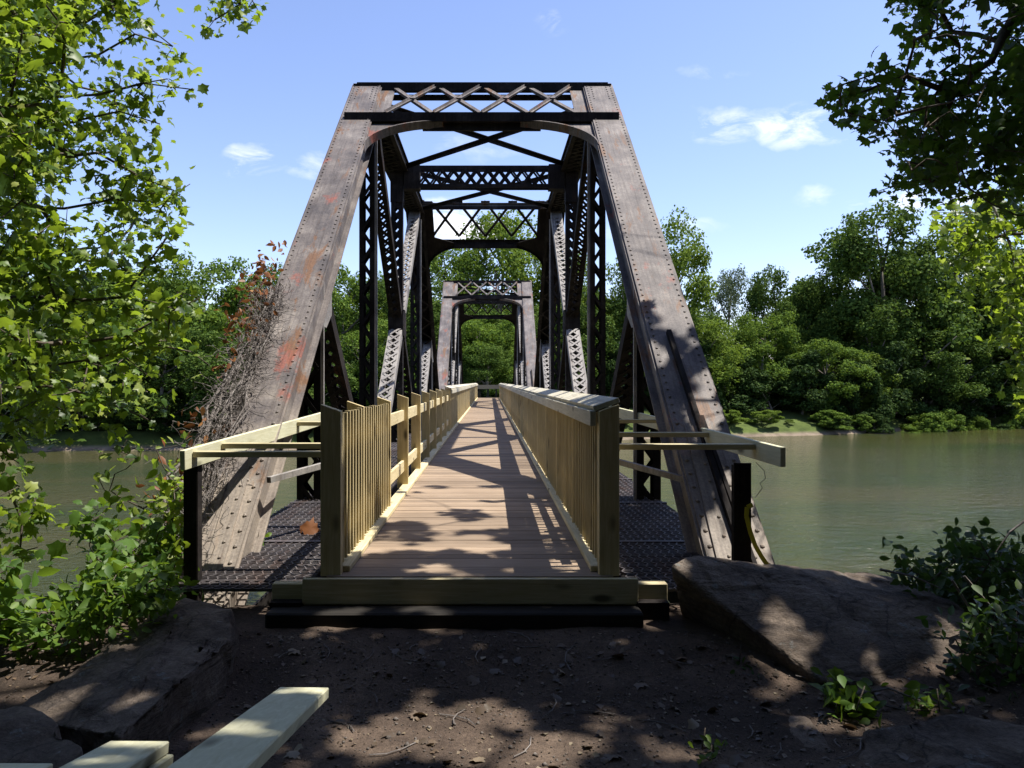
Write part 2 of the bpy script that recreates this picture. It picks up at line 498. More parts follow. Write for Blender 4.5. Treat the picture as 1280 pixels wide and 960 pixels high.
# terrain: soil by the camera, grass, sand at the waterline
m, nt, bs = mat_new('river_bank_ground')
v = coords(nt)
geo = nt.nodes.new('ShaderNodeNewGeometry')
sep = nt.nodes.new('ShaderNodeSeparateXYZ'); nt.links.new(geo.outputs['Position'], sep.inputs[0])
soil = ramp(nt, noise_n(nt, v, 1.7, 10, .7, .3), [(.28, (.042, .034, .029)), (.5, (.11, .083, .066)), (.72, (.22, .168, .130))])
fn = noise_n(nt, v, 55, 7, .75)
soil = mixc(nt, .8, soil, ramp(nt, noise_n(nt, v, .9, 4, .6), [(.35, (.5, .5, .5)), (.62, (1.1, 1.08, 1.05))]), 'MULTIPLY')
soil = mixc(nt, .75, soil, ramp(nt, fn, [(.3, (.35, .35, .35)), (.68, (1.35, 1.3, 1.25))]), 'MULTIPLY')
sand = ramp(nt, noise_n(nt, v, .6, 8, .65), [(.35, (.10, .078, .055)), (.65, (.24, .19, .135))])
grass = ramp(nt, noise_n(nt, v, .5, 8, .7), [(.35, (.04, .055, .014)), (.65, (.09, .12, .028))])
mr = nt.nodes.new('ShaderNodeMapRange'); mr.inputs['From Min'].default_value = -4.32; mr.inputs['From Max'].default_value = -4.02
nt.links.new(sep.outputs['Z'], mr.inputs['Value'])
farc = mixc(nt, mr.outputs[0], sand, grass)
my = nt.nodes.new('ShaderNodeMapRange'); my.inputs['From Min'].default_value = 30; my.inputs['From Max'].default_value = 34
nt.links.new(sep.outputs['Y'], my.inputs['Value'])
nt.links.new(mixc(nt, my.outputs[0], soil, farc), bs.inputs['Base Color'])
bs.inputs['Roughness'].default_value = .95
bs.inputs['Specular IOR Level'].default_value = .15
bump(nt, bs, fn, .9, .02)
M['ground'] = m


# ------------------------------------------------------------------ setting: ground and river
WATER_Z = -4.5


def sm(a, b, x):
    t = min(1, max(0, (x - a) / (b - a))); return t * t * (3 - 2 * t)


def bank_y(x):
    return 71 + (.42 * x if x > 0 else .2 * x) + 1.5 * math.sin(x * .13)


def ground_z(x, y):
    yedge = 5.75 + (.28 * (x - 1.2) if x > 1.2 else 0) - (.42 * (-x - 2.0) if x < -2.0 else 0)
    yedge = max(-6, min(7.6, yedge))
    d = y - yedge
    nz = noise.noise((x * .7, y * .7, 0)) * .035 + noise.noise((x * 3.1, y * 3.1, 4)) * .018 + noise.noise((x * 9, y * 9, 8)) * .010
    near = -.42 + .125 * sm(4.2, 5.15, y) + nz - 6.3 * sm(-.1, 7.5, d) - .05 * max(0, d)
    near = max(near, -6.8)
    if abs(x) > 8: near += 0
    by = bank_y(x)
    e = y - by
    far = -6.8 + 2.35 * sm(-4, .2, e) + 1.3 * sm(.2, 2.6, e) + 1.6 * sm(2.5, 14, e) + 5 * sm(15, 120, e)
    far += noise.noise((x * .15, y * .15, 2)) * .6 * sm(1, 6, e)
    ramp_ = sm(7, 3.2, abs(x + .14)) * sm(60.5, 64, y)
    far = far * (1 - ramp_) + (-.28) * ramp_
    return max(near, far) if y > 20 else near


def axis_vals(lo, hi, f0, f1, step, grow=1.25):
    vals = list(np.arange(f0, f1 + 1e-6, step))
    s = step; x = f1
    while x < hi:
        s = min(s * grow, 3.0 if x < 130 else 30); x += s; vals.append(x)
    s = step; x = f0
    while x > lo:
        s = min(s * grow, 3.0 if x > -130 else 30); x -= s; vals.insert(0, x)
    return vals


gx = axis_vals(-600, 600, -4.2, 5.2, .075)
gy = axis_vals(-60, 900, 1.0, 7.6, .075)
mb = MB()
mb.v = [(x, y, ground_z(x, y)) for y in gy for x in gx]
nx = len(gx)
mb.f = [(j * nx + i, j * nx + i + 1, (j + 1) * nx + i + 1, (j + 1) * nx + i) for j in range(len(gy) - 1) for i in range(nx - 1)]
tag(mb.build('ground', M['ground'], smooth=True), kind='structure')
mb = MB()
mb.add([(-600, 4, WATER_Z), (600, 4, WATER_Z), (600, 300, WATER_Z), (-600, 300, WATER_Z)], [(0, 1, 2, 3)])
tag(mb.build('river_water', M['water']), kind='structure')

# ------------------------------------------------------------------ truss bridge
XC = -0.145
HW = 2.2
Y0, PAN = 5.37, 4.69
ZB, ZT = -1.15, 6.86
XU = Vector((1, 0, 0))


def nodept(s, k, z):
    return Vector((XC + s * HW, Y0 + k * PAN, z))


def laced(mb, p0, p1, w, dep, style='z', pitch=.36, bw=.055, batten=.45, face='both', fl=.075):
    p0 = Vector(p0); p1 = Vector(p1)
    d = (p1 - p0); L = d.length; d.normalize()
    n = d.cross(XU).normalized()
    for s in (-1, 1):
        off = XU * s * (w / 2 - .008)
        mb.bar(p0 + off, p1 + off, XU, .016, dep)
        for q in (-1, 1):
            o2 = XU * s * (w / 2 - fl / 2 - .0165) + n * q * (dep / 2 - .008)
            mb.bar(p0 + o2, p1 + o2, XU, fl, .016)
    faces = (-1, 1) if face == 'both' else ((-1,) if face == 'neg' else (1,))
    half = w / 2 - .045
    for q in faces:
        off = n * q * (dep / 2 + .007)
        mb.bar(p0 + off, p0 + off + d * batten, XU, w - .02, .012)
        mb.bar(p1 + off - d * batten, p1 + off, XU, w - .02, .012)
        a = batten; s = 1
        while a + pitch <= L - batten + .02:
            A = p0 + off + d * a - XU * s * half; B = p0 + off + d * (a + pitch) + XU * s * half
            mb.bar(A, B, d, bw, .012)
            if style == 'x':
                A = p0 + off + n * q * .014 + d * a + XU * s * half; B = p0 + off + n * q * .014 + d * (a + pitch) - XU * s * half
                mb.bar(A, B, d, bw, .012)
            else:
                s = -s
            a += pitch


def boxed_post(p0, p1, w, dep, outward):
    """riveted built-up member; cover plate on the outward face. returns MeshBuilder, axis frame"""
    mb = MB()
    p0 = Vector(p0); p1 = Vector(p1)
    d = (p1 - p0); L = d.length; d.normalize()
    n = d.cross(XU).normalized()
    if n.dot(Vector(outward)) < 0: n = -n
    mb.bar(p0 + n * (dep / 2), p1 + n * (dep / 2), XU, w, .022)
    for s in (-1, 1):
        o = XU * s * (w / 2 - .07)
        mb.bar(p0 + o - n * .012, p1 + o - n * .012, XU, .018, dep - .03)
        for q, fw in ((1, .10), (-1, .11)):
            o2 = XU * s * (w / 2 - .008 if False else w / 2 - .07 + .05) + n * (q * (dep / 2 - (.022 if q == 1 else .0)))
            mb.bar(p0 + o2, p1 + o2, XU, .085, .016)
    # lacing on the inward face
    a = .3; s = 1
    while a + .42 < L - .3:
        A = p0 - n * (dep / 2 + .012) + d * a - XU * s * (w / 2 - .06)
        B = p0 - n * (dep / 2 + .012) + d * (a + .42) + XU * s * (w / 2 - .06)
        mb.bar(A, B, d, .06, .012)
        s = -s; a += .42
    # rivets on cover plate
    a = .06
    while a < L:
        big = .022 if a < 3.2 else .017
        for x in (-.5 * w + .045, .5 * w - .045):
            mb.dome(p0 + n * (dep / 2 + .011) + d * a + XU * x, n, big)
        if a < 2.6 or a > L - .9:
            for x in (-.5 * w + .125, .5 * w - .125):
                mb.dome(p0 + n * (dep / 2 + .011) + d * (a + .08) + XU * x, n, big)
        a += .165 if a < 3.2 else .115
    # rivets on the side flanges
    for s in (-1, 1):
        a = .1
        while a < L:
            mb.dome(p0 + XU * s * (w / 2 - .06) + d * a + n * (dep / 2 - .08), XU * s, .015)
            a += .16
    return mb, d, n, L


PW, PD = .53, .40
bridge = thing('truss_bridge', (XC, Y0, ZB), 'nearer span of the rusty steel railway truss bridge, its tall portal frame framing the walkway', 'bridge span',
               'truss spans of the old railway bridge')
th = math.atan2(ZT - ZB, 2 * PAN)
for s in (-1, 1):
    b0, t2, t4, b6 = nodept(s, 0, ZB), nodept(s, 2, ZT), nodept(s, 4, ZT), nodept(s, 6, ZB)
    d = (t2 - b0).normalized()
    mbp, dd, nn, L = boxed_post(b0 - d * .15, t2 + d * .14, PW, PD, (0, -1, 0))
    # doubling pin plates near the foot, splayed strips
    for x in (-.15, .13):
        A = b0 + nn * (PD / 2 + .02) + dd * .1 + XU * x; B = b0 + nn * (PD / 2 + .02) + dd * (3.0 if x < 0 else 2.3) + XU * (x * .55)
        mbp.bar(A, B, XU, .15, .016)
        for k in range(14):
            q = A.lerp(B, (k + .5) / 14)
            mbp.dome(q + nn * .009 + XU * .03, nn, .017)
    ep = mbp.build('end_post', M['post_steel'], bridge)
    ep['label'] = ('left end post with red paint patches' if s < 0 else 'right end post with grey flaking paint, its foot toned sunlit pale')
    if s > 0:
        c = MB()
        A = b0 + nn * (PD / 2 + .05) + dd * .9 + XU * .03; B = b0 + nn * (PD / 2 + .05) + dd * 4.5 - XU * .05
        c.bar(A, B, XU, .05, .06); c.bar(A + XU * .075, B + XU * .075 - dd * 1.4, XU, .035, .05)
        c.build('conduit', M['dark_steel'], ep)
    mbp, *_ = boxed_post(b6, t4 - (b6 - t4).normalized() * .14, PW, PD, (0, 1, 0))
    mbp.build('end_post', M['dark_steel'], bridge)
    # top chord: cover plate above, side plates, lacing below
    mc = MB()
    A = t2 + Vector((0, -.15, 0)); B = t4 + Vector((0, .15, 0))
    mc.bar(A + Vector((0, 0, .19)), B + Vector((0, 0, .19)), XU, .50, .02)
    for q in (-1, 1):
        o = XU * q * .19
        mc.bar(A + o, B + o, XU, .018, .36)
        mc.bar(A + o + XU * q * .05 + Vector((0, 0, -.175)), B + o + XU * q * .05 + Vector((0, 0, -.175)), XU, .09, .016)
        a = .1
        while a < (B - A).length:
            mc.dome(A + o + XU * q * .009 + Vector((0, a, -.12)), XU * q, .015)
            mc.dome(A + o + XU * q * .009 + Vector((0, a, .12)), XU * q, .015)
            a += .2
    a = .4; q = 1
    while a < (B - A).length - .6:
        mc.bar(A + Vector((-q * .17, a, -.19)), A + Vector((q * .17, a + .3, -.19)), (0, 1, 0), .06, .012)
        mc.bar(A + Vector((q * .17, a, -.205)), A + Vector((-q * .17, a + .3, -.205)), (0, 1, 0), .06, .012)
        a += .3
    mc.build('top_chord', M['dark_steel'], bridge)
    # bottom chord
    for q in (-1, 1):
        mc = MB()
        mc.bar(b0 + XU * q * .17, b6 + XU * q * .17, XU, .03, .34)
        mc.build('bottom_chord', M['dark_steel'], bridge)
    # verticals
    for k, zt, w, st in ((1, (ZB + ZT) / 2 - .1, .31, 'z'), (2, ZT - .2, .29, 'z'), (3, ZT - .2, .29, 'x'), (4, ZT - .2, .29, 'z'), (5, (ZB + ZT) / 2 - .1, .31, 'z')):
        mv = MB()
        laced(mv, nodept(s, k, ZB + .17), nodept(s, k, zt), w, .24, st, .30 if st == 'z' else .24, .06)
        g = nodept(s, k, zt)
        if k in (2, 3, 4):
            mv.box(g.x - .155, g.x + .155, g.y - .16, g.y + .16, zt - .75, zt - .02)
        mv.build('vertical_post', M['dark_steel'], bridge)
    # diagonals
    mid = (ZB + ZT) / 2
    for A, B, w, st, bt, mt in ((nodept(s, 1, mid), nodept(s, 2, ZB + .1), .30, 'x', .5, 'dark_steel'),
                            (nodept(s, 2, ZT - .1), nodept(s, 4, ZB + .1), .31, 'x', .7, 'dark_steel'),
                            (nodept(s, 4, ZT - .1), nodept(s, 2, ZB + .1), .33, 'x', .7, 'pale_steel'),
                            (nodept(s, 5, mid), nodept(s, 4, ZB + .1), .30, 'x', .5, 'pale_steel')):  # up-facing pair drawn in the steel with sunlight in its colour
        md = MB()
        laced(md, A, B, w, .20, st, .25, .05, bt)
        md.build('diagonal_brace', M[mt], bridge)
    # gusset at the crossing and at the end-post mid joint
    c = nodept(s, 3, mid)
    mg = MB()
    mg.box(c.x - .193, c.x + .193, c.y - .14, c.y + .14, c.z - .35, c.z + .35)
    mg.box(c.x - .187, c.x + .187, c.y - .36, c.y + .36, c.z - .3, c.z + .3)
    mg.build('gusset_plate', M['dark_steel'], bridge)
    for k in (1, 5):
        c = nodept(s, k, mid)
        for q in (-1, 1):
            mg = MB()
            mg.add([(c.x + q * .185 + e, c.y + yy * (1 if k == 1 else -1), c.z + zz) for e in (-.008, .008) for yy, zz in ((-.55, -.68), (.05, -.75), (.40, -.55), (.42, .12), (.2, -.02))],
                   [(0, 1, 2, 3, 4), (9, 8, 7, 6, 5), (0, 5, 6, 1), (1, 6, 7, 2), (2, 7, 8, 3), (3, 8, 9, 4), (4, 9, 5, 0)])
            mg.build('gusset_plate', M['pale_steel'], bridge)
    # thin tie rods beside the verticals (pale colour stands for sun on their edges)
    for k in (1, 2, 4, 5):
        mr_ = MB()
        c = nodept(s, k, 0)
        mr_.bar((c.x - s * .19, c.y - .16, ZB), (c.x - s * .19, c.y - .16, (mid if k in (1, 5) else ZT - .4)), XU, .035, .05)
        mr_.build('tie_bar', M['pale_steel'], bridge)


def portal(ytop, sign):
    """portal in the plane of the end posts. sign=-1: slopes towards the camera going down"""
    cz, sz = math.cos(th), math.sin(th)
    front = Vector((0, sign * sz, cz))

    def Q(x, t, out=0.0):
        return Vector((XC + x, ytop + sign * t * cz, 7.13 - t * sz)) + front * out

    # gusset corners and arch knee brackets
    inner = HW - PW / 2
    for s in (-1, 1):
        pf = MB()
        xs = s * inner
        pts = [Q(xs + s * .02, .12), Q(xs - s * .26, .12), Q(xs - s * .26, 1.5), Q(xs - s * 1.25, 1.9)]
        arc = []
        for k in range(13):
            a = math.pi / 2 * k / 12
            arc.append(Q(xs - s * 1.25 * (1 - math.sin(a)), 1.9 + 1.0 * (1 - math.cos(a))))
        poly = [Q(xs + s * .02, .12), Q(xs - s * .27, .12), Q(xs - s * .27, 1.55)] + arc + [Q(xs + s * .02, 2.9)]
        n0 = len(pf.v)
        k = len(poly)
        pf.v += [tuple(p + front * .01) for p in poly] + [tuple(p - front * .01) for p in poly]
        pf.f.append(tuple(n0 + i for i in range(k))); pf.f.append(tuple(n0 + k + i for i in reversed(range(k))))
        for i in range(k):
            j = (i + 1) % k
            pf.f.append((n0 + i, n0 + k + i, n0 + k + j, n0 + j))
        for i in range(len(arc) - 1):
            t_ = (arc[i + 1] - arc[i])
            pf.bar(arc[i] - t_ * .06, arc[i + 1] + t_ * .06, front, .15, .022)
            # second flange line above, with rivets between
            side = front.cross(t_.normalized())
            if side.dot(Q(xs, 1.5) - arc[i]) < 0: side = -side
            pf.bar(arc[i] + side * .055 + front * .016, arc[i + 1] + side * .055 + front * .016, side, .10, .012)
            pf.dome(arc[i].lerp(arc[i + 1], .5) + side * .07 + front * .022, front, .014)
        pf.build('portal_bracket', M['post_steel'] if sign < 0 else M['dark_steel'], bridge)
    yh = Y0 + (2 if sign < 0 else 4) * PAN
    for yo, z0, z1, w1, th_, mt in ((-.12, 6.93, 7.085, 2.39, .10, 0), (-1.39, 5.925, 6.07, 2.39, .10, 0), (-1.30, 5.80, 5.93, inner - .9, .07, 0), (-.02, 6.80, 6.90, inner - .2, .05, 1)):
        if sign > 0 and z0 > 6.85: z0 -= .08; z1 -= .10
        ps = MB()
        ya, yb = sorted((yh - sign * yo - 0, yh - sign * (yo + th_)))
        ps.box(XC - w1, XC + w1, ya, yb, z0, z1)
        if mt == 0 and w1 > 2.3:
            ya, yb = sorted((yh - sign * (yo + .01), yh - sign * (yo + .17)))
            ps.box(XC - w1, XC + w1, ya, yb, z1 + .001, z1 + .018)
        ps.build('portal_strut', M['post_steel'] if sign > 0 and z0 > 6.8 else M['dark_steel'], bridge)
    pl = MB()
    x0, x1 = -inner + .22, inner - .22
    ncell = 4
    cw = (x1 - x0) / ncell
    for k in range(ncell):
        xa, xb = x0 + k * cw, x0 + (k + 1) * cw
        for q, (u, v_) in enumerate(((xa, xb), (xb, xa))):
            pl.bar(Q(u, .16, .03 + .02 * q), Q(v_, 1.52, .03 + .02 * q), front, .035, .075)
            pl.bar(Q(u, .16, .012 + .055 * q), Q(v_, 1.52, .012 + .055 * q), (0, 0, 1), .075, .012)
        pl.bar(Q(xb - .14, .2, .025), Q(xb + .14, .2, .025), front.cross(XU), .16, .012)
        pl.bar(Q((xa + xb) / 2 - .06, .84, .085), Q((xa + xb) / 2 + .06, .84, .085), front.cross(XU), .12, .012)
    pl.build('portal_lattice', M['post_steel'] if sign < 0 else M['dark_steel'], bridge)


portal(Y0 + 2 * PAN + .12, -1)
portal(Y0 + 4 * PAN - .12, 1)
# sway strut over panel 3 with latticed sides
ms = MB()
ys = Y0 + 3 * PAN
for zz in (6.32, 6.78):
    for q in (-1, 1):
        ms.box(XC - HW + .2, XC + HW - .2, ys + q * .13 - .02, ys + q * .13 + .02, zz - .045, zz + .045)
xa = -HW + .55
while xa < HW - .7:
    for q in (-1, 1):
        ms.bar((XC + xa, ys + q * .13, 6.36), (XC + xa + .29, ys + q * .13, 6.74), (0, 0, 1), .05, .012)
        ms.bar((XC + xa + .29, ys + q * .145, 6.36), (XC + xa, ys + q * .145, 6.74), (0, 0, 1), .05, .012)
    xa += .29
for s in (-1, 1):
    ms.box(XC + s * (HW - .38) - .2, XC + s * (HW - .38) + .2, ys - .16, ys + .16, 6.24, 6.86)
ms.build('sway_strut', M['dark_steel'], bridge)
for k in (2, 3):
    for s in (-1, 1):
        ml = MB()
        A = Vector((XC - s * (HW - .15), Y0 + k * PAN + .25, 6.80)); B = Vector((XC + s * (HW - .15), Y0 + (k + 1) * PAN - .2, 6.80))
        off = Vector((0, 0, .07 if s > 0 else 0))
        ml.bar(A + off, B + off, XU, .10, .014); ml.bar(A + off + Vector((0, .04, -.05)), B + off + Vector((0, .04, -.05)), XU, .016, .09)
        ml.build('lateral_brace', M['dark_steel'], bridge)
for k in range(7):
    mf = MB()
    y = Y0 + k * PAN
    mf.box(XC - HW, XC + HW, y - .012, y + .012, -1.2, -.42)
    mf.box(XC - HW, XC + HW, y - .14, y + .14, -.42, -.395); mf.box(XC - HW, XC + HW, y - .14, y + .14, -1.225, -1.2)
    mf.build('floor_beam', M['dark_steel'], bridge)
for s in (-1, 1):
    mst = MB()
    x = XC + s * .82
    mst.box(x - .012, x + .012, Y0 + .2, Y0 + 6 * PAN, -.80, -.2); mst.box(x - .16, x + .16, Y0 + .2, Y0 + 6 * PAN, -.2, -.17)
    mst.build('stringer', M['dark_steel'], bridge)
    mst = MB()
    x = XC + s * 1.3
    mst.box(x - .11, x + .11, Y0 + .05, Y0 + 6 * PAN, -.36, -.16)
    for kk in range(60):
        mst.dome((x + .04 * (-1) ** kk, Y0 + .2 + kk * .22, -.16), (0, 0, 1), .024)
    mst.build('edge_beam', M['dark_steel'], bridge)


def copy_tree(o, parent=None):
    c = o.copy(); COL.objects.link(c)
    if parent: c.parent = parent
    for ch in list(o.children): copy_tree(ch, c)
    return c


span2 = copy_tree(bridge)
span2.location.y += 6 * PAN + .55
span2['label'] = 'farther span of the rusty truss bridge, its smaller pinkish portal seen through the first'
for ch in span2.children:
    if ch.get('label'): del ch['label']

# piers and abutment
pier = MB()
yp = Y0 + 6 * PAN + .27
pier.add([Vector((XC + sx * (3.1 + .4 * (zz < -3)), yp + sy * (.7 + .25 * (zz < -3)), zz)) for zz in (-7, -1.36) for sx, sy in ((-1, -1), (1, -1), (1, 1), (-1, 1))],
         [(3, 2, 1, 0), (4, 5, 6, 7), (0, 1, 5, 4), (1, 2, 6, 5), (2, 3, 7, 6), (3, 0, 4, 7)])
tag(pier.build('stone_pier', M['stone']), 'pale stone pier standing in the river between the two truss spans', 'pier')
ab = thing('stone_abutment', (XC, 5.6, -3), 'stone abutment in shadow under the near end of the bridge', 'abutment')
a = MB()
a.box(XC - 3.0, XC + 2.9, 4.95, 5.25, -3.0, -.40); a.build('backwall', M['stone'], ab, bevel=.02)
a = MB()
a.box(XC - 2.9, XC + 2.8, 5.25, 6.3, -6.8, -1.38); a.build('bearing_seat', M['stone'], ab, bevel=.02)
ab2 = MB()
ab2.box(XC - 3.2, XC + 3.2, 62.3, 63.6, -6.8, -.5)
tag(ab2.build('far_abutment', M['stone']), 'stone abutment carrying the far end of the second span on the wooded bank', 'abutment')

# ------------------------------------------------------------------ timber walkway
YD0, YD1 = 5.52, 66.5
walk = thing('wooden_walkway', (XC, YD0, -.2), 'brown boarded walkway deck running along the middle of the bridge', 'walkway')
md = MB()
y = YD0
while y < YD1:
    x0 = rng.uniform(-.006, .006)
    md.box(XC - 1.03, XC + 1.03, y, y + .137, -.034 + rng.uniform(-.002, 0), rng.uniform(-.002, .002))
    y += .1415
md.build('deck_boards', M['deck'], walk)
a = MB(); a.box(XC - 1.19, XC + 1.20, 5.465, 5.512, -.185, -.004); o = a.build('fascia_board', M['pine_cross'], walk, bevel=.004)
a = MB(); a.box(XC - 1.42, XC + 1.42, 5.515, 5.60, -.30, -.05); a.build('header_timber', M['pine_cross'], walk, bevel=.006)
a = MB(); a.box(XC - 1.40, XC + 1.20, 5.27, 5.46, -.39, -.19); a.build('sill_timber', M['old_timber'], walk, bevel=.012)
for s in (-1, 1):
    a = MB(); a.box(XC + s * .82 - .05, XC + s * .82 + .05, 5.62, YD1, -.168, -.04); a.build('joist', M['pine'], walk)


def railing(s, label, posts, cap_from, gap):
    r = thing('timber_railing', (XC + s * 1.0, 5.6, 0), label, 'railing', 'timber railings along the walkway')
    xi, xo = XC + s * .935, XC + s * 1.08
    for i, y in enumerate(posts):
        t = .09 if i == 0 else .042
        m_ = MB()
        ztop_i, ztop_o = 1.185, 1.235
        if s < 0 and i in (1,): ztop_i += .0
        vs = []
        for yy in (y - t / 2, y + t / 2):
            vs += [(xi, yy, -.006), (xo, yy, -.006), (xo, yy, ztop_o), (xi, yy, ztop_i)]
        m_.add(vs, [(0, 1, 2, 3), (7, 6, 5, 4), (0, 4, 5, 1), (1, 5, 6, 2), (2, 6, 7, 3), (3, 7, 4, 0)] if s > 0 else
               [(3, 2, 1, 0), (4, 5, 6, 7), (1, 5, 4, 0), (2, 6, 5, 1), (3, 7, 6, 2), (0, 4, 7, 3)])
        m_.build('post', M['pine_up'], r, bevel=.003)
    y0, y1 = posts[0], posts[-1]
    for nm, z0, z1 in (('upper_rail', .885, 1.03), ('lower_rail', .225, .365)):
        for a_, b_ in zip(posts[:-1], posts[1:]):
            m_ = MB()
            m_.box(min(xi + s * .052, xi + s * .09), max(xi + s * .052, xi + s * .09), a_ + .024 + (.022 if a_ == y0 else 0), b_ - .024, z0 + rng.uniform(-.006, .006), z1 + rng.uniform(-.006, .006))
            m_.build(nm, M['pine'], r, bevel=.003)
    y = y0 + .05
    while y < y1:
        m_ = MB()
        e = min(y + 3.58, y1)
        m_.box(min(xi - s * .05, xi + s * .075), max(xi - s * .05, xi + s * .075), y, e - .006, .003, .046)
        y += 3.6
        m_.build('kerb_board', M['pine'], r, bevel=.004)
    # caps slope inwards, with a facing board under the inner edge
    y = cap_from
    while y < y1 + .03:
        e = min(y + 3.6, y1 + .06)
        m_ = MB()
        A = Vector(((xi + xo) / 2 - s * .012, 0, 1.21 + .024)); u = Vector((xo - xi, 0, .05)).normalized()
        m_.obox(A + Vector((0, (y + e) / 2, 0)), u * .098, Vector((0, (e - y) / 2 - .004, 0)), u.cross(Vector((0, 1, 0))) * .019)
        m_.build('cap_board', M['cap_pine'], r, bevel=.004)
        m_ = MB()
        m_.box(min(xi - s * .018, xi - s * .060), max(xi - s * .018, xi - s * .060), y + .003, e - .003, 1.075, 1.185)
        m_.build('facing_board', M['cap_pine'], r, bevel=.003)
        y += 3.6
    # pickets nailed on the inner side of the rails
    ys_ = []
    y = y0 + .115
    while y < y1:
        if not (gap and gap[0] < y < gap[1]) and not any(abs(y - p) < .05 for p in posts):
            ys_.append(y)
        y += .132
    far = MB()
    for i, y in enumerate(ys_):
        capped = y >= cap_from
        zt = (1.165 if capped else 1.17) + (rng.uniform(-.008, .008) if not capped else 0)
        zt = min(zt, 1.18)
        z0 = .06 + rng.uniform(0, .006)
        xa, xb = sorted((xi + s * .006, xi + s * .046))
        yy = y + rng.uniform(-.006, .006)
        tgt = MB() if i < 100 else far
        ln = rng.uniform(-.006, .006)
        tgt.obox(((xa + xb) / 2, yy, (z0 + zt) / 2), Vector(((xb - xa) / 2, 0, 0)), Vector((0, .019, 0)), Vector((0, ln, (zt - z0) / 2)))
        if i < 100:
            tgt.build('picket', M['pine_up'], r)
    o = far.build('picket', M['pine_up'], r)
    o['kind'] = 'stuff'
    return r


PY = [5.6 + 1.8 * k for k in range(34)]
railing(1, 'finished timber railing with grey sloping cap boards on the right of the walkway', PY, 5.6, None)
railing(-1, 'half built timber railing on the left, pickets missing along its middle bays', [5.6, 6.6, 8.36] + [8.36 + 1.8 * k for k in range(1, 33)], 20.9, (8.38, 20.95))

# ------------------------------------------------------------------ gratings beside the walkway
for s in (-1, 1):
    g = MB()
    xa, xb = sorted((XC + s * 1.22, XC + s * 2.34))
    zg = -.125
    y = 5.66
    while y < 62:
        st, wd = (.044, .013) if y < 17 else ((.09, .036) if y < 30 else (.25, .13))
        g.box(xa, xb, y, y + wd, zg - .022, zg + rng.uniform(-.002, .002))
        y += st
    x = xa
    k = 0
    while x <= xb + .001:
        # zigzag stay bars tie the bearing bars together
        y = 5.66
        while y < 17:
            g.bar((x - .018, y, zg - .004), (x + .018, y + .084, zg - .004), XU, .010, .02)
            g.bar((x + .018, y + .084, zg - .0045), (x - .018, y + .168, zg - .0045), XU, .010, .02)
            y += .168
        g.box(x - .006, x + .006, 17, 62, zg - .03, zg + .004)
        x += .075
    for yy in np.arange(7.3, 62, 2.35):
        g.box(xa - .02, xb + .02, yy - .03, yy + .03, zg - .06, zg + .012)
    tag(g.build('steel_grating', M['grate_steel']),
        'steel grating strip left of the walkway, lit by the sun' if s < 0 else 'steel grating strip right of the walkway, in shadow', 'grating', 'gratings beside the walkway')

# outer guard rails above the gratings
for s in (-1, 1):
    lab = ('pale timber guard rail with three cross pieces over the left grating' if s < 0 else 'pale timber guard rail with three cross pieces over the right grating')
    gr = thing('guard_rail', (s * 2.15, 5.7, -.1), lab, 'guard rail', 'timber guard rails over the gratings')
    if s < 0:
        A, B = P(228, 575.5, 5.60), Vector((-1.94, 9.4, .985)); cross = (5.75, 6.25, 8.1); px = 238
    else:
        A, B = P(979, 571.5, 5.60), Vector((1.84, 11.8, .96)); cross = (6.1, 7.2, 9.0); px = 928
    a = MB(); a.bar(A, B, (0, 0, 1), .145, .04); a.build('rail_board', M['pale_pine'], gr, bevel=.003)
    d = (B - A)
    for y in cross:
        q = A + d * ((y - A.y) / d.y)
        a = MB()
        x1 = XC + s * 1.086
        zc = q.z + .03
        a.box(min(q.x - s * .022, x1), max(q.x - s * .022, x1), y - .045, y + .045, zc - .025, zc + .018)
        a.build('cross_piece', M['pine_cross'], gr, bevel=.003)
    # inner ledger and a second rail further on
    a = MB(); a.bar(Vector((XC + s * 1.11, 5.9, .80)), Vector((XC + s * 1.11, 9.6, .84)), (0, 0, 1), .09, .04); a.build('ledger', M['pine'], gr)
    # steel angle post
    pb = P(px, 590, 5.86)
    a = MB(); a.bar((pb.x, 5.86, -.42), (pb.x, 5.86, .90 if s < 0 else .78), XU, .10 if s < 0 else .13, .015)
    a.bar((pb.x - s * .05, 5.90, -.42), (pb.x - s * .05, 5.90, .86 if s < 0 else .76), XU, .015, .09)
    a.build('steel_post', M['dark_steel'], gr)
    # sloping knee brace of flat steel
    A2 = P(336 if s < 0 else 858, 600, 7.1); B2 = Vector((XC + s * 1.15, 8.6, .62))
    a = MB(); a.bar(A2, B2, (0, 0, 1), .055, .05); a.build('knee_brace', M['pale_steel'], gr)

# yellow strap on the right post, wire, dead leaf
a = MB()
pts = [P(x, y, 5.76) for x, y in ((941, 631), (934, 634), (933, 645), (938, 665), (944, 682), (952, 696), (963, 712))]
for p, q in zip(pts[:-1], pts[1:]):
    a.bar(p, q, XU, .032, .006)
tag(a.build('strap', M['strap']), 'yellow webbing strap hanging from the dark steel post at right', 'strap')
a = MB(); a.tube([P(x, y, 5.62) for x, y in ((945, 578), (955, 588), (957, 598), (950, 604), (953, 610), (944, 622))], .0025, 4)
tag(a.build('loose_wire', M['dark_steel']), 'thin dark wire curling from the right guard rail', 'wire')
pp = P(388, 664, 7.7); pp.z = -.10
V = leaves(np.array([[pp.x, pp.y, pp.z + .04], [pp.x - .08, pp.y + .06, pp.z + .03]]), np.array([[.2, -.9, .5], [-.3, -.7, .6]]), np.array([.19, .13]), LOBED)
tag(np_mesh('dry_leaf', V, None, LOBED_F, M['dead_leaf']), 'curled orange dry leaf lying on the left grating', 'dead leaf')


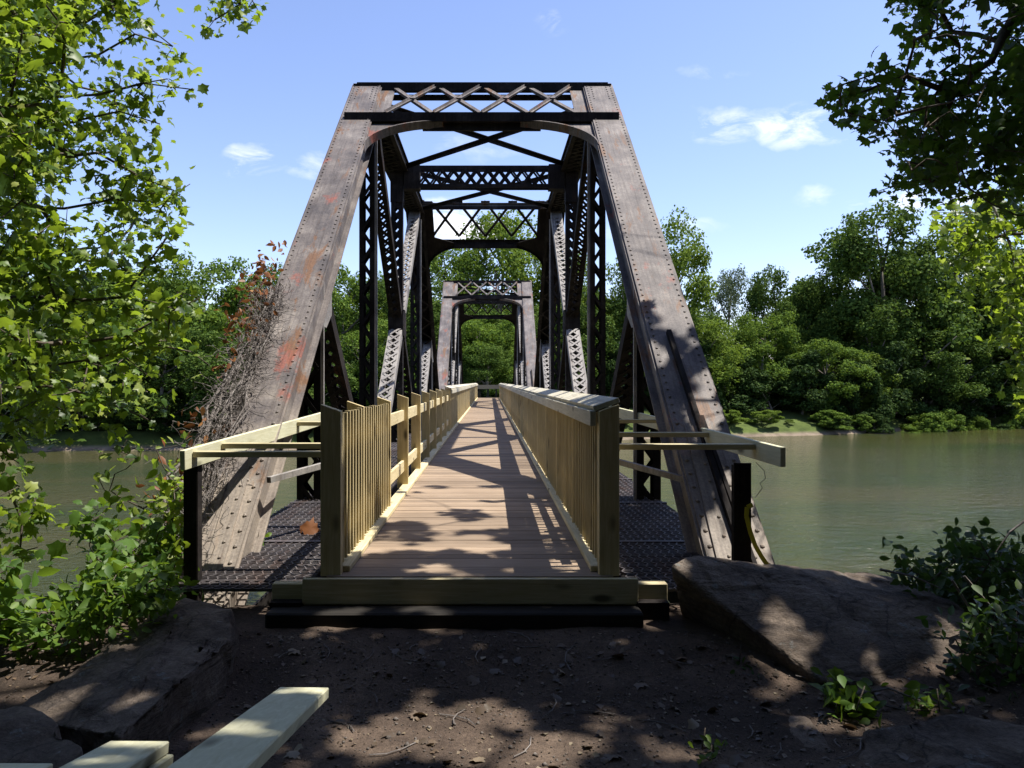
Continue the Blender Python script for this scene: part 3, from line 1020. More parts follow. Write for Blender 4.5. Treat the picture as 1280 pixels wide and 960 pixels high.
# ------------------------------------------------------------------ rocks
def rock(name, pts, label, seed, amp=.05, mat='rock', cuts=4):
    bm = bmesh.new()
    for p in pts: bm.verts.new(p)
    r = bmesh.ops.convex_hull(bm, input=bm.verts)
    bmesh.ops.delete(bm, geom=[g for g in r['geom_interior'] if isinstance(g, bmesh.types.BMVert)], context='VERTS')
    bmesh.ops.bevel(bm, geom=list(bm.edges), offset=.014, segments=1, affect='EDGES', clamp_overlap=True)
    for _ in range(cuts + 2):
        ed = [e for e in bm.edges if e.calc_length() > .05]
        if not ed: break
        bmesh.ops.subdivide_edges(bm, edges=ed, cuts=1, use_grid_fill=True)
        bmesh.ops.triangulate(bm, faces=bm.faces)
    bm.normal_update()
    for v_ in bm.verts:
        c = v_.co + Vector((seed * 7.3, 0, 0))
        cell = noise.cell_vector(c * 2.6 + Vector((noise.noise(c * 3), noise.noise(c * 3 + Vector((9, 0, 0))), 0)) * .5)
        h = noise.fractal(c * 1.7, 1.0, 2.0, 4) * amp * .8 + (cell.x - .5) * amp * .55 - max(0, .16 - abs(noise.noise(c * Vector((2.2, 2.2, 6)).length * .25))) * amp * 1.6
        h += noise.noise(c * 9) * amp * .18 + noise.noise(c * 23) * amp * .10
        v_.co += v_.normal * h
    me = bpy.data.meshes.new(name); bm.to_mesh(me); bm.free()
    me.materials.append(M[mat])
    me.polygons.foreach_set('use_smooth', [True] * len(me.polygons))
    o = bpy.data.objects.new(name, me); COL.objects.link(o)
    return tag(o, label, 'boulder')


def drop(pts, z):
    return [Vector((p.x, p.y, z)) for p in pts]


top = [P(228, 748, 5.30), P(290, 757, 5.15), P(286, 800, 4.6), P(222, 838, 4.15), P(190, 880, 3.75), P(150, 920, 3.45), P(10, 895, 4.0), P(110, 822, 4.7)]
rock('boulder', top + drop(top, -.85) + [P(300, 770, 5.1) + Vector((0, 0, -.2))], 'long dark boulder left of the bridge end, sloping down to the lumber', 1)
top = [P(-120, 900, 3.7), P(40, 890, 3.7), P(110, 930, 3.3), P(90, 990, 3.0), P(-140, 1000, 2.9)]
rock('boulder', top + drop(top, -.8), 'brown rock in the lower left corner behind the boards', 2)
top = [P(840, 708, 5.35), P(870, 692, 5.5), P(955, 712, 5.9), P(1030, 719, 6.2), P(1110, 721, 6.0), P(1190, 752, 5.5), P(1240, 800, 5.0), P(1225, 862, 4.6), P(1030, 856, 4.5), P(960, 800, 4.85), P(905, 752, 5.1)]
rock('boulder', top + [Vector((p.x + .25, p.y + .45, -.75)) for p in (top[0], top[8], top[9])] + drop([top[3], top[4], top[6], top[7]], -.9), 'broad flat slab of rock right of the bridge end, dappled with sun', 3, .04)
top = [P(985, 893, 4.2), P(1010, 895, 4.15), P(1065, 965, 3.6), P(1000, 990, 3.5), P(965, 950, 3.75)]
rock('boulder', top + drop(top, -.75), 'small dark wedge of rock at the lower right path edge', 4, .03)
top = [P(1085, 915, 3.9), P(1150, 897, 4.0), P(1220, 900, 4.0), P(1330, 925, 3.8), P(1330, 1010, 3.2), P(1060, 1000, 3.4), P(1070, 950, 3.7)]
rock('boulder', top + drop(top, -.8), 'low dark boulder filling the lower right corner', 5, .05)
top = [P(1010, 852, 4.7), P(985, 850, 4.75), P(980, 885, 4.5), P(1020, 890, 4.4)]
rock('boulder', top + drop(top, -.7), 'small block wedged under the front edge of the right slab', 6, .02, cuts=3)
top = [P(35, 850, 4.6), P(90, 828, 4.9), P(150, 822, 5.0), P(90, 870, 4.6)]
rock('boulder', top + drop(top, -1.2), 'weathered stone tucked under the weeds left of the long boulder', 7, .03, cuts=3)


# ------------------------------------------------------------------ lumber at lower left
def plank(p_far, p_near, w, t, label, mat='pale_pine'):
    a = MB()
    d = (p_near - p_far).normalized()
    a.bar(p_far, p_near, (1, -.06, 0), w, t)
    o = a.build('plank', M[mat], bevel=.004)
    return tag(o, label, 'plank', 'sawn boards stacked at the lower left')


p1 = P(380, 866, 2.9); n1 = P(262, 966, 1.83); d1 = (n1 - p1).normalized()
plank(p1, p1 + d1 * 2.35, .186, .04, 'longest pale board, its square end pointing out over the path')
p2 = P(174, 934, 2.42); plank(p2, p2 + d1 * 1.9, .186, .038, 'shorter pale board lying on top of another in the corner')
plank(p2 + Vector((.012, .0, -.0415)), p2 + Vector((.012, 0, -.0415)) + d1 * 1.9, .19, .038, 'board under the shorter board, its end just showing below')
p3 = P(30, 962, 2.5); plank(p3, p3 + d1 * 1.9, .186, .04, 'pale board half out of view at the left corner')
# trestle just below the frame that carries the boards
tr = thing('sawhorse', (-1.0, 1.05, -.42), 'timber sawhorse carrying the stack of boards', 'sawhorse')
q = p1 + d1 * 1.75
a = MB(); a.box(-1.75, -.5, q.y - .05, q.y + .05, q.z - .145, q.z - .045); a.build('beam', M['pine_cross'], tr)
for x in (-1.6, -.62):
    for sy in (-1, 1):
        a = MB(); a.bar((x, q.y + sy * .05, q.z - .06), (x + (x + 1.1) * .15, q.y + sy * .3, -.45), XU, .09, .04); a.build('leg', M['pine_up'], tr)
q2 = p2 + d1 * .75
a = MB(); a.box(-1.62, -.98, q.y - .045, q.y + .045, q.z - .043, max(q.z - .04, (p2 + d1 * (q.y - p2.y) / d1.y).z - .062)); a.build('packer', M['pine_cross'], tr)

# ------------------------------------------------------------------ ground clutter
N = 5200
xs = nrng.uniform(-3.2, 4.2, N); ysn = nrng.uniform(2.6, 5.2, N)
zz = np.array([ground_z(x, y) for x, y in zip(xs, ysn)])
V = leaves(np.stack([xs, ysn, zz + .004], 1), np.stack([nrng.normal(0, .25, N), nrng.normal(0, .25, N), np.ones(N)], 1), np.minimum(nrng.lognormal(-4.0, .5, N), .06), CARD)
tag(np_mesh('leaf_litter', V, None, CARD_F, M['litter']), 'scraps of dry leaf and bark over the dark path', 'leaf litter', kind='stuff')
N = 170
xs = nrng.uniform(-2.6, 3.6, N); ysn = nrng.uniform(3.2, 5.0, N)
zz = np.array([ground_z(x, y) for x, y in zip(xs, ysn)])
V = leaves(np.stack([xs, ysn, zz + .012], 1), np.stack([nrng.normal(0, .4, N), nrng.normal(0, .4, N), np.ones(N)], 1), nrng.uniform(.04, .10, N), LOBED)
tag(np_mesh('fallen_leaves', V, None, LOBED_F, M['litter']), 'brown fallen leaves strewn thinly over the path', 'fallen leaves', kind='stuff')
OCT = np.array([(1, 0, 0), (0, 1, 0), (-1, 0, 0), (0, -1, 0), (0, 0, .7), (0, 0, -.7)], float) * .5
OCT_F = [(0, 1, 4), (1, 2, 4), (2, 3, 4), (3, 0, 4), (1, 0, 5), (2, 1, 5), (3, 2, 5), (0, 3, 5)]
N = 5200
xs = nrng.uniform(-3.0, 4.0, N); ysn = nrng.uniform(2.8, 5.2, N)
zz = np.array([ground_z(x, y) for x, y in zip(xs, ysn)])
V = leaves(np.stack([xs, ysn, zz + .003], 1), np.stack([nrng.normal(0, .5, N), nrng.normal(0, .5, N), np.ones(N)], 1), np.minimum(nrng.lognormal(-4.45, .45, N), .04), OCT)
tag(np_mesh('gravel', V, None, OCT_F, M['pebble']), 'small grey stones and cinders scattered over the path', 'gravel', kind='stuff')
a = MB()
for _ in range(45):
    x, y = rng.uniform(-1.6, 3.0), rng.uniform(3.3, 5.0); ang = rng.uniform(0, 6.28); L = rng.uniform(.08, .32)
    pts = [(x + math.cos(ang + .2 * k) * L * k / 3, y + math.sin(ang + .2 * k) * L * k / 3, ground_z(x + math.cos(ang) * L * k / 3, y + math.sin(ang) * L * k / 3) + .012) for k in range(4)]
    a.tube(pts, .0035, 4)
tag(a.build('twig_litter', M['dead_vine']), 'dry twigs scattered over the path', 'twigs', kind='stuff')


# ------------------------------------------------------------------ trees by the camera
def pip(poly, x, y):
    r = False; j = len(poly) - 1
    for i in range(len(poly)):
        xi, yi = poly[i]; xj, yj = poly[j]
        if (yi > y) != (yj > y) and x < (xj - xi) * (y - yi) / (yj - yi) + xi: r = not r
        j = i
    return r


def proj(p):
    if p[1] < .2: return None
    return VPX + p[0] * FPX / p[1], VPY - (p[2] - CAMZ) * FPX / p[1]


def grow(limbs, targets, seg=.16):
    """join targets to the nearest grown node; returns node positions, parent index, targets' node index"""
    pos = []; par = []
    for limb in limbs:
        prev = -1 if not limb.get('on') else limb['on']
        pts = [Vector(p) for p in limb['pts']]
        if limb.get('join') and pos:
            d = np.linalg.norm(np.array(pos) - np.array(pts[0][:]), axis=1); prev = int(d.argmin())
        for a_, b_ in zip(pts[:-1], pts[1:]):
            n_ = max(1, int((b_ - a_).length / (seg * 1.6)))
            for k in range(n_):
                q = a_.lerp(b_, k / n_) + Vector((rng.gauss(0, .015), rng.gauss(0, .015), rng.gauss(0, .015)))
                pos.append(q[:]); par.append(prev); prev = len(pos) - 1
        pos.append(pts[-1][:]); par.append(prev)
    arr = np.zeros((200000, 3)); n = len(pos)
    arr[:n] = pos
    root = arr[:n]
    T = np.array(targets)
    d0 = np.array([np.min(((root - t) ** 2).sum(1)) for t in T])
    ends = []
    for ti in np.argsort(d0):
        t = T[ti]
        i = int(((arr[:n] - t) ** 2).sum(1).argmin())
        a_ = arr[i].copy(); L = np.linalg.norm(t - a_)
        k = max(1, int(L / seg)); prev = i
        bend = nrng.normal(0, .05 * L, 3)
        for j in range(1, k + 1):
            u = j / k
            arr[n] = a_ + (t - a_) * u + bend * math.sin(math.pi * u)
            par.append(prev); prev = n; n += 1
        ends.append(prev)
    return arr[:n].copy(), par, ends


def tree_wood(pos, par, rmax, rmin=.004, power=.42):
    n = len(pos)
    w = np.ones(n)
    kids = [[] for _ in range(n)]
    for i, p in enumerate(par):
        if p >= 0: kids[p].append(i)
    order = []
    st = [i for i in range(n) if par[i] < 0]
    while st:
        i = st.pop(); order.append(i); st += kids[i]
    for i in reversed(order):
        if kids[i]: w[i] = 1 + sum(w[k] for k in kids[i])
    rad = np.clip(rmin * w ** power, rmin, rmax)
    mb = MB()
    done = set()
    for i in order:
        starts = [i] if par[i] < 0 else []
        for c in (sorted(kids[i], key=lambda k: -w[k])[(0 if par[i] < 0 else 1):] if par[i] >= 0 or True else []):
            if par[i] < 0 and c == (max(kids[i], key=lambda k: w[k])):
                chain = [i, c]
            else:
                chain = [i, c]
            while kids[chain[-1]]:
                chain.append(max(kids[chain[-1]], key=lambda k: w[k]))
            rr = [rad[k] for k in chain]; rr[0] = min(rr[0], rr[1] * 1.25)
            mb.tube([pos[k] for k in chain], rr, 8 if max(rr) > .05 else (5 if max(rr) > .012 else 4))
    return mb


def leafage(pos, ends, per, size, tmpl, spread, keep, up=.7, par=None, back=4):
    pts = []; nr = []; sz = []
    for e in ends:
        i = e
        chain = [e]
        for _ in range(back):
            if par[i] < 0: break
            i = par[i]; chain.append(i)
        k = per if isinstance(per, int) else rng.randint(*per)
        for _ in range(k):
            c = pos[chain[min(int(abs(rng.gauss(0, 1.6))), len(chain) - 1)]]
            p = c + nrng.normal(0, spread, 3)
            if keep(p):
                pts.append(p); nr.append(nrng.normal(0, .55, 3) + np.array([.1, -.15, up])); sz.append(rng.uniform(*size))
    return leaves(np.array(pts), np.array(nr), np.array(sz), tmpl)


# left sycamore: trunk out of view at left, sunlit sprays reaching in
polyA = [(-60, -60), (130, -60), (150, 20), (130, 80), (150, 150), (180, 200), (205, 240), (170, 265), (165, 330), (215, 385), (225, 440), (160, 500), (100, 525), (45, 550), (35, 640), (10, 690), (-60, 690)]
tg = []
while len(tg) < 680:
    x, y = rng.uniform(-60, 240), rng.uniform(-60, 690)
    if not pip(polyA, x, y): continue
    d = rng.uniform(5.6, 8.8)
    p = P(x, y, d)
    if noise.noise(p * 1.15 + Vector((3, 1, 7))) < -.02 + .14 * (x > 90) + .12 * (y > 480): continue
    tg.append(p[:])
sprigs = [((120, 118), (180, 108), (242, 112), 7.0), ((120, 70), (170, 45), (216, 58), 7.2), ((120, 190), (180, 222), (218, 238), 6.8), ((150, 370), (190, 320), (212, 292), 6.6),
          ((110, 30), (150, 5), (170, -10), 7.4), ((100, 150), (150, 140), (200, 155), 7.1), ((80, 430), (160, 420), (250, 372), 6.4), ((120, 450), (180, 430), (240, 440), 6.5),
          ((60, 480), (140, 500), (185, 525), 6.2), ((10, 600), (30, 650), (25, 690), 5.6), ((140, 250), (190, 250), (200, 262), 7.0)]
limbs = [dict(pts=[(-7.2, 8.2, -2.2), (-7.0, 8.1, 0), (-6.6, 8.0, 2.2), (-6.3, 7.8, 4.5), (-5.9, 7.6, 7.5), (-5.7, 7.4, 10)])]
for s_ in sprigs:
    a_, b_, c_, d = s_
    limbs.append(dict(join=True, pts=[Vector((-6.3, 7.6, CAMZ + .8 * (P(a_[0], a_[1], d).z - CAMZ) + .3)), P(a_[0] - 60, a_[1] + 6, d + .2), P(*a_, d), P(*b_, d), P(*c_, d)]))
    for k in range(9):
        u = k / 8
        q = P(*a_, d).lerp(P(*b_, d), u * 2) if u < .5 else P(*b_, d).lerp(P(*c_, d), u * 2 - 1)
        tg.append((q + Vector((rng.gauss(0, .09), rng.gauss(0, .1), rng.gauss(0, .10))))[:])
limbs.append(dict(join=True, pts=[(-5.9, 7.6, 7), (-4.2, 8.2, 6.6), (-3.2, 8.4, 6.0), P(300, 5, 8.4), P(268, 25, 8.3)]))
for x, y in ((262, 28), (270, 22), (290, 8), (300, 15), (310, 10), (322, 12), (315, 0), (300, -10), (280, 0), (325, -15), (258, 38)):
    tg.append(P(x, y, 8.3 + rng.uniform(-.15, .15))[:])
# upper crown out of view
for _ in range(140):
    tg.append((rng.uniform(-9.5, -4.4), rng.uniform(6, 10.5), rng.uniform(6.4, 10.5)))
pos, par, ends = grow(limbs, tg)
tree = thing('sycamore_tree', (-7.2, 8.2, -2.2), 'sunlit broadleaf tree leaning in from the left edge of the view', 'tree')
tree_wood(pos, par, .24).build('trunk', M['bark'], tree, smooth=True)


def keep_left(p):
    q = proj(p)
    if q is None: return True
    x, y = q
    if x > 340 or (x > 255 and y > 60): return False
    return True


def seen_left(p):
    q = proj(p)
    return q is not None and q[0] > -70 and q[1] > -70


V = np.concatenate([leafage(pos, [e for e in ends if seen_left(pos[e])], (9, 15), (.045, .11), LOBED, .09, keep_left, .55, par),
                    leafage(pos, [e for e in ends if seen_left(pos[e])][::3], (1, 2), (.13, .19), LOBED, .10, keep_left, .55, par),
                    leafage(pos, [e for e in ends if not seen_left(pos[e])], (14, 20), (.14, .26), LOBED, .2, keep_left, .55, par)])
np_mesh('crown', V, None, LOBED_F, M['sycamore'], tree)

# right tree: drooping boughs in view, wide canopy above the path that throws the shade
polyB = [(1340, -60), (1150, -60), (1120, 15), (1125, 60), (1085, 85), (1030, 112), (1020, 128), (1060, 155), (1095, 170), (1125, 180), (1115, 215), (1092, 240), (1135, 255), (1175, 245), (1215, 262), (1340, 280)]
polyB2 = [(1340, -60), (1130, -60), (1090, 60), (1015, 118), (1055, 165), (1100, 190), (1085, 245), (1185, 268), (1215, 290), (1340, 310)]


def ell(px, py, rx, ry, z=-.41):
    d = (CAMZ - z) * FPX / (py - VPY)
    c = P(px, py, d)
    k = z + .41
    return c.x - SUN.x / SUN.z * k, c.y - SUN.y / SUN.z * k, rx * d / FPX, max(.06, (ry * d / FPX) * d / (CAMZ - z))


LIT = [ell(540, 925, 105, 34), ell(610, 895, 45, 22), ell(655, 935, 45, 16), ell(775, 900, 45, 11), ell(850, 945, 60, 10), ell(470, 798, 40, 4), ell(700, 955, 40, 10),
       ell(985, 802, 34, 18, -.22), ell(880, 716, 22, 10, -.05), ell(930, 722, 18, 7, -.05), ell(1190, 792, 26, 12, -.25), ell(1170, 820, 18, 10, -.3), ell(1085, 805, 14, 10, -.25),
       ell(60, 880, 50, 18, -.25), ell(160, 880, 26, 10, -.2), ell(375, 864, 42, 14, .25), ell(290, 925, 55, 22, .38), ell(165, 930, 70, 14, .28), ell(40, 955, 40, 10, .25),
       ell(430, 748, 30, 5, -.1), ell(520, 748, 25, 4, -.1), ell(700, 705, 30, 6, 0), ell(540, 712, 26, 5, 0), ell(1060, 880, 60, 12, -.3), ell(960, 865, 18, 7, -.4), (1.84, 6.3, .34, .8), (1.45, 7.6, .2, .35), (1.0, 8.9, .22, .3), (.55, 9.9, .2, .3)]


def shade_ok(p):
    """leaf allowed here? keeps the sunny gaps of the canopy open"""
    k = p[2] + .41
    x = p[0] - SUN.x / SUN.z * k; y = p[1] - SUN.y / SUN.z * k
    for cx, cy, rx, ry in LIT:
        q = ((x - cx) / rx) ** 2 + ((y - cy) / ry) ** 2
        if q < 2.2 and q * (1 + .9 * noise.noise((x * 4.3, y * 4.3, 3.3)) + .6 * noise.noise((x * 10, y * 10, 7))) < 1: return False
    k = p[2]
    x = p[0] - SUN.x / SUN.z * k; y = p[1] - SUN.y / SUN.z * k
    nz = noise.noise((x * 1.5, y * 1.1, 1.7)) + .5 * noise.noise((x * 3.4, y * 2.6, 5.1))
    if y > 11.6: return False
    if x < -1.25 and y > 5.75 + .25 * nz: return False
    if x < -2.3 and y > 4.35 + .3 * nz: return False
    if y > 5.7 and x < 1.2:
        t = (y - 5.7) / 5.9
        if nz < -.25 + .75 * t: return False
    if y > 5.7 and x >= 1.2:
        if y > 10.2 or nz < -.75: return False
    return True


def frame_ok(p, poly=polyB2):
    q = proj(p)
    if q is None: return True
    x, y = q
    if x < -40 or x > 1320 or y < -45 or y > 1000: return True
    return pip(poly, x, y)


tg = []
while len(tg) < 400:
    x, y = rng.uniform(1015, 1340), rng.uniform(-60, 300)
    if not pip(polyB, x, y): continue
    d = rng.uniform(6.3, 9.2)
    p = P(x, y, d)
    if noise.noise(p * 1.2 + Vector((9, 2, 4))) < .02: continue
    tg.append(p[:])
cnt = 0
while cnt < 3300:
    gx_, gy_ = rng.uniform(-10, 6.5), rng.uniform(-6.5, 11.5)
    if gx_ < -5.2 and gy_ > 3: continue
    if gy_ > 6.3 and gx_ < 1 and rng.random() < .45: continue
    k = rng.uniform(6.2, 12.5)
    p = Vector((gx_ + SUN.x / SUN.z * k, gy_ + SUN.y / SUN.z * k, k))
    if not frame_ok(p): continue
    if not shade_ok(p): continue
    tg.append(p[:]); cnt += 1
rlimbs = [dict(pts=[(8.2, 3.2, -.6), (8.1, 3.3, 1.5), (7.8, 3.4, 3.5), (7.3, 3.6, 5.6), (6.6, 3.8, 7.6), (5.8, 3.8, 9.4), (5.0, 3.6, 11)]),
          dict(join=True, pts=[(7.5, 3.6, 5.2), (6.9, 5.2, 5.6), P(1275, 10, 7.6), P(1240, 75, 7.5), P(1190, 115, 7.3), P(1130, 95, 7.2), P(1060, 122, 7.1)]),
          dict(join=True, pts=[(7.7, 3.5, 4.2), (7.0, 5.5, 4.2), P(1300, 140, 7.9), P(1230, 190, 7.8), P(1160, 230, 7.7)]),
          dict(join=True, pts=[(7.3, 3.6, 5.8), (5.2, 2.8, 7.6), (2.6, 2.0, 8.6), (.4, 1.6, 9.0)]),
          dict(join=True, pts=[(6.8, 3.7, 7.0), (4.6, 4.6, 8.2), (2.6, 5.0, 8.9), (1.2, 4.6, 9.3)]),
          dict(join=True, pts=[(6.4, 3.8, 8.0), (6.2, 6.2, 9.0), (5.6, 7.8, 9.6)]),
          dict(join=True, pts=[(7.5, 3.6, 5.0), (7.2, 1.4, 6.6), (6.0, -.6, 7.8), (4.2, -1.6, 8.6)])]
pos, par, ends = grow(rlimbs, tg, .2)
tree = thing('shade_tree', (8.2, 3.2, -.6), 'dark leafed tree whose boughs hang into the upper right of the view', 'tree')
tree_wood(pos, par, .26).build('trunk', M['bark'], tree, smooth=True)
def in_view(p):
    q = proj(p)
    return q is not None and 900 < q[0] < 1330 and -40 < q[1] < 960


near_e = [e for e in ends if in_view(pos[e])]
high_e = [e for e in ends if not in_view(pos[e])]
V = np.concatenate([leafage(pos, near_e, (9, 13), (.05, .125), LOBED, .10, lambda p: frame_ok(p) and shade_ok(p), .6, par),
                    leafage(pos, high_e, (18, 25), (.14, .27), LOBED, .17, lambda p: frame_ok(p) and shade_ok(p), .9, par)])
np_mesh('crown', V, None, LOBED_F, M['canopy'], tree)


# sunlit tree further down the right bank, its sprays hanging in at the right edge
tg = []
polyC = [(1165, 265), (1215, 250), (1340, 215), (1340, 520), (1290, 500), (1245, 440), (1215, 390), (1185, 335)]
while len(tg) < 210:
    x, y = rng.uniform(1160, 1340), rng.uniform(215, 520)
    if not pip(polyC, x, y): continue
    p = P(x, y, rng.uniform(10.2, 13.0))
    if noise.noise(p * .8 + Vector((1, 5, 2))) < -.05: continue
    tg.append(p[:])
for _ in range(90):
    tg.append((rng.uniform(8.6, 12), rng.uniform(10, 14), rng.uniform(3, 8)))
pos, par, ends = grow([dict(pts=[(10.6, 12.2, -4.6), (10.4, 12.1, -1), (10.0, 12.0, 2.5), (9.8, 11.9, 5.5), (10, 12, 7.5)]),
                       dict(join=True, pts=[(9.9, 12.0, 3.6), P(1300, 290, 11.6), P(1220, 300, 11.4)]),
                       dict(join=True, pts=[(10.1, 12.0, 1.8), P(1330, 400, 11.3), P(1262, 420, 11.1)])], tg)
tree = thing('sycamore_tree', (10.6, 12.2, -4.6), 'sunlit yellow green tree hanging in at the right edge below the dark boughs', 'tree')
tree_wood(pos, par, .2).build('trunk', M['bark'], tree, smooth=True)
V = leafage(pos, ends, (10, 15), (.06, .15), LOBED, .14, lambda p: (proj(p)[0] > 1160), .5, par)
np_mesh('crown', V, None, LOBED_F, M['sycamore'], tree)


# ------------------------------------------------------------------ weeds and shrubs on the near banks
def bush(name, base, targets, label, cat, mat, tmpl, tf, size, per, spread=.07, up=.55, stem='bark', keep=lambda p: True, rmax=.014):
    root = thing(name, base, label, cat)
    limbs = [dict(pts=[Vector(base), Vector(base) + Vector((0, 0, .12))])]
    pos, par, ends = grow(limbs, targets, .09)
    tree_wood(pos, par, rmax, .003, .3).build('stem', M[stem], root, smooth=True)
    V = leafage(pos, ends, per, size, tmpl, spread, keep, up, par, 3)
    np_mesh('foliage', V, None, tf, M[mat], root)
    return root


def in_poly(poly, n, d0, d1, nz=None):
    out = []
    xs = [p[0] for p in poly]; ys = [p[1] for p in poly]
    while len(out) < n:
        x, y = rng.uniform(min(xs), max(xs)), rng.uniform(min(ys), max(ys))
        if pip(poly, x, y):
            out.append(P(x, y, rng.uniform(d0, d1))[:])
    return out


def g(x, y):
    return (x, y, ground_z(x, y))


# leafy mass left, in three plants by height and place
bush('bramble_bush', g(-3.3, 5.1), in_poly([(-40, 800), (60, 750), (150, 705), (215, 705), (225, 745), (150, 790), (70, 858), (-40, 895)], 320, 4.7, 6.0),
     'dense bramble bush on the left bank beside the long boulder', 'bush', 'weed', OVAL, OVAL_F, (.045, .11), (7, 11))
bush('tall_weed', g(-3.1, 5.6), in_poly([(100, 650), (125, 625), (160, 650), (205, 650), (225, 690), (180, 720), (130, 730), (90, 690)], 38, 5.3, 6.2),
     'tall bright weed with broad toothed leaves standing above the bramble', 'weed', 'weed', LOBED, LOBED_F, (.06, .13), (4, 7))
bush('tall_weed', g(-3.4, 4.9), in_poly([(-20, 700), (20, 705), (35, 740), (10, 790), (-30, 800)], 30, 4.6, 5.0),
     'pale weed with a bare white stem at the left edge', 'weed', 'weed', OVAL, OVAL_F, (.07, .14), (4, 6))
bush('climbing_vine', g(-3.2, 6.6), in_poly([(95, 560), (150, 545), (205, 535), (238, 560), (232, 640), (190, 660), (150, 640), (120, 600)], 26, 6.0, 7.0) +
     in_poly([(215, 600), (235, 610), (230, 700), (205, 700)], 40, 5.8, 6.4),
     'bright green vine climbing beside the left end post and grey tangle', 'vine', 'sycamore', OVAL, OVAL_F, (.05, .12), (4, 7))
bush('evergreen_shrub', g(3.9, 6.0), in_poly([(1105, 700), (1125, 690), (1150, 710), (1185, 680), (1215, 668), (1250, 690), (1300, 680), (1300, 790), (1200, 770), (1140, 725)], 210, 5.4, 6.6),
     'dark glossy shrub on the bank behind the right slab', 'bush', 'gloss_weed', OVAL, OVAL_F, (.05, .11), (6, 10))
bush('bramble_bush', g(3.2, 4.9), in_poly([(1180, 790), (1300, 740), (1300, 900), (1230, 895), (1200, 850)], 130, 4.4, 5.2),
     'straggling bramble at the right edge between the slab and the low boulder', 'bush', 'gloss_weed', OVAL, OVAL_F, (.04, .10), (5, 8))
bush('low_weed', g(2.0, 4.25), in_poly([(1010, 875), (1040, 850), (1090, 850), (1110, 880), (1060, 900), (1015, 900)], 30, 4.1, 4.4),
     'small bright weed with round leaves before the right slab', 'weed', 'weed', OVAL, OVAL_F, (.06, .115), (3, 5), .05)
bush('low_weed', g(2.5, 4.3), in_poly([(1130, 870), (1160, 855), (1200, 865), (1200, 890), (1140, 890)], 20, 4.2, 4.5),
     'pair of green sprigs among dry stems left of the right bramble', 'weed', 'weed', OVAL, OVAL_F, (.05, .10), (2, 4), .05)
bush('low_weed', g(1.05, 3.75), in_poly([(870, 940), (895, 928), (915, 940), (890, 960)], 9, 3.6, 3.8),
     'tiny green sprig at the bottom edge of the path', 'weed', 'weed', OVAL, OVAL_F, (.04, .07), (2, 3), .03)
bush('grass_tuft', g(1.55, 4.75), in_poly([(915, 830), (950, 830), (955, 880), (920, 880)], 22, 4.6, 4.9),
     'thin grassy tuft at the foot of the right slab', 'weed', 'gloss_weed', OVAL, OVAL_F, (.03, .06), (2, 4), .03)
bush('low_weed', g(-1.75, 7.0), in_poly([(318, 650), (330, 655), (330, 680), (312, 685)], 10, 6.9, 7.3),
     'little weed sprouting beside the foot of the left end post', 'weed', 'weed', OVAL, OVAL_F, (.05, .09), (2, 4), .04)
# dry canes at right
for ci, pts in enumerate((((1205, 720), (1240, 760), (1290, 800)), ((1190, 725), (1215, 765), (1235, 800)), ((1295, 640), (1262, 665), (1245, 690)), ((1100, 712), (1140, 720), (1175, 735)), ((1060, 870), (1110, 860), (1160, 880)), ((1080, 850), (1100, 880), (1140, 890)))):
    a = MB(); a.tube([P(x, y, 5.0 if y < 840 else 4.3) for x, y in pts], [.009, .007, .004], 5)
    tag(a.build('dry_cane', M['dead_vine']), ('longer pale dry cane lying over the right bramble', 'shorter pale dry cane beside the long one', 'dark bare twig standing up from the glossy shrub', 'thin dry cane along the back edge of the slab', 'dry stem lying behind the round leafed weed', 'dry stem leaning on the low boulder')[ci], 'dry cane')

# grey tangle of dead vine on the left end post
dv = thing('dead_vine', (-2.75, 6.2, -.8), 'grey tangle of dead vine clinging to the outside of the left end post', 'dead vine')
a = MB()
b0 = nodept(-1, 0, ZB); t2 = nodept(-1, 2, ZT); dd = (t2 - b0).normalized(); nn = Vector((0, -math.sin(th), math.cos(th)))
for _ in range(1500):
    u = rng.uniform(.3, 5.3)
    wid = .42 * (1 - (u - .9) / 6.0) + .1
    c = b0 + dd * u + XU * (-.17 + rng.gauss(-.07, wid * .29)) + nn * (.215 + abs(rng.gauss(0, .055)))
    v_ = Vector((rng.gauss(0, 1), rng.gauss(0, .6), rng.gauss(.3, 1))).normalized()
    pts = [c]
    for k in range(5):
        v_ = (v_ + Vector((rng.gauss(0, .55), rng.gauss(0, .4), rng.gauss(-.05, .55)))).normalized()
        c = c + v_ * rng.uniform(.04, .09); pts.append(c)
    a.tube(pts, [.0034, .0032, .003, .003, .0025, .002], 3, cap=False)
for k in range(14):
    off = rng.uniform(-.48, -.12)
    pts = [b0 + dd * u + XU * (off + rng.gauss(0, .05)) + nn * (.23 + abs(rng.gauss(0, .05))) for u in np.arange(.2, rng.uniform(4, 6.2), .3)]
    a.tube(pts, rng.uniform(.006, .016), 5)
a.build('stem', M['dead_vine'], dv)
pts = []
for _ in range(330):
    u = rng.choice([rng.uniform(3.6, 6.3), rng.uniform(4.2, 5.8), rng.uniform(.8, 3)])
    c = b0 + dd * u + XU * (-.34 + rng.gauss(-.08, .11)) + nn * (.25 + abs(rng.gauss(0, .14)))
    pts.append(c[:])
pts = np.array(pts)
np_mesh('dry_leaves', leaves(pts, nrng.normal(0, 1, (len(pts), 3)), nrng.uniform(.05, .11, len(pts)), OVAL), None, OVAL_F, M['dead_leaf'], dv)


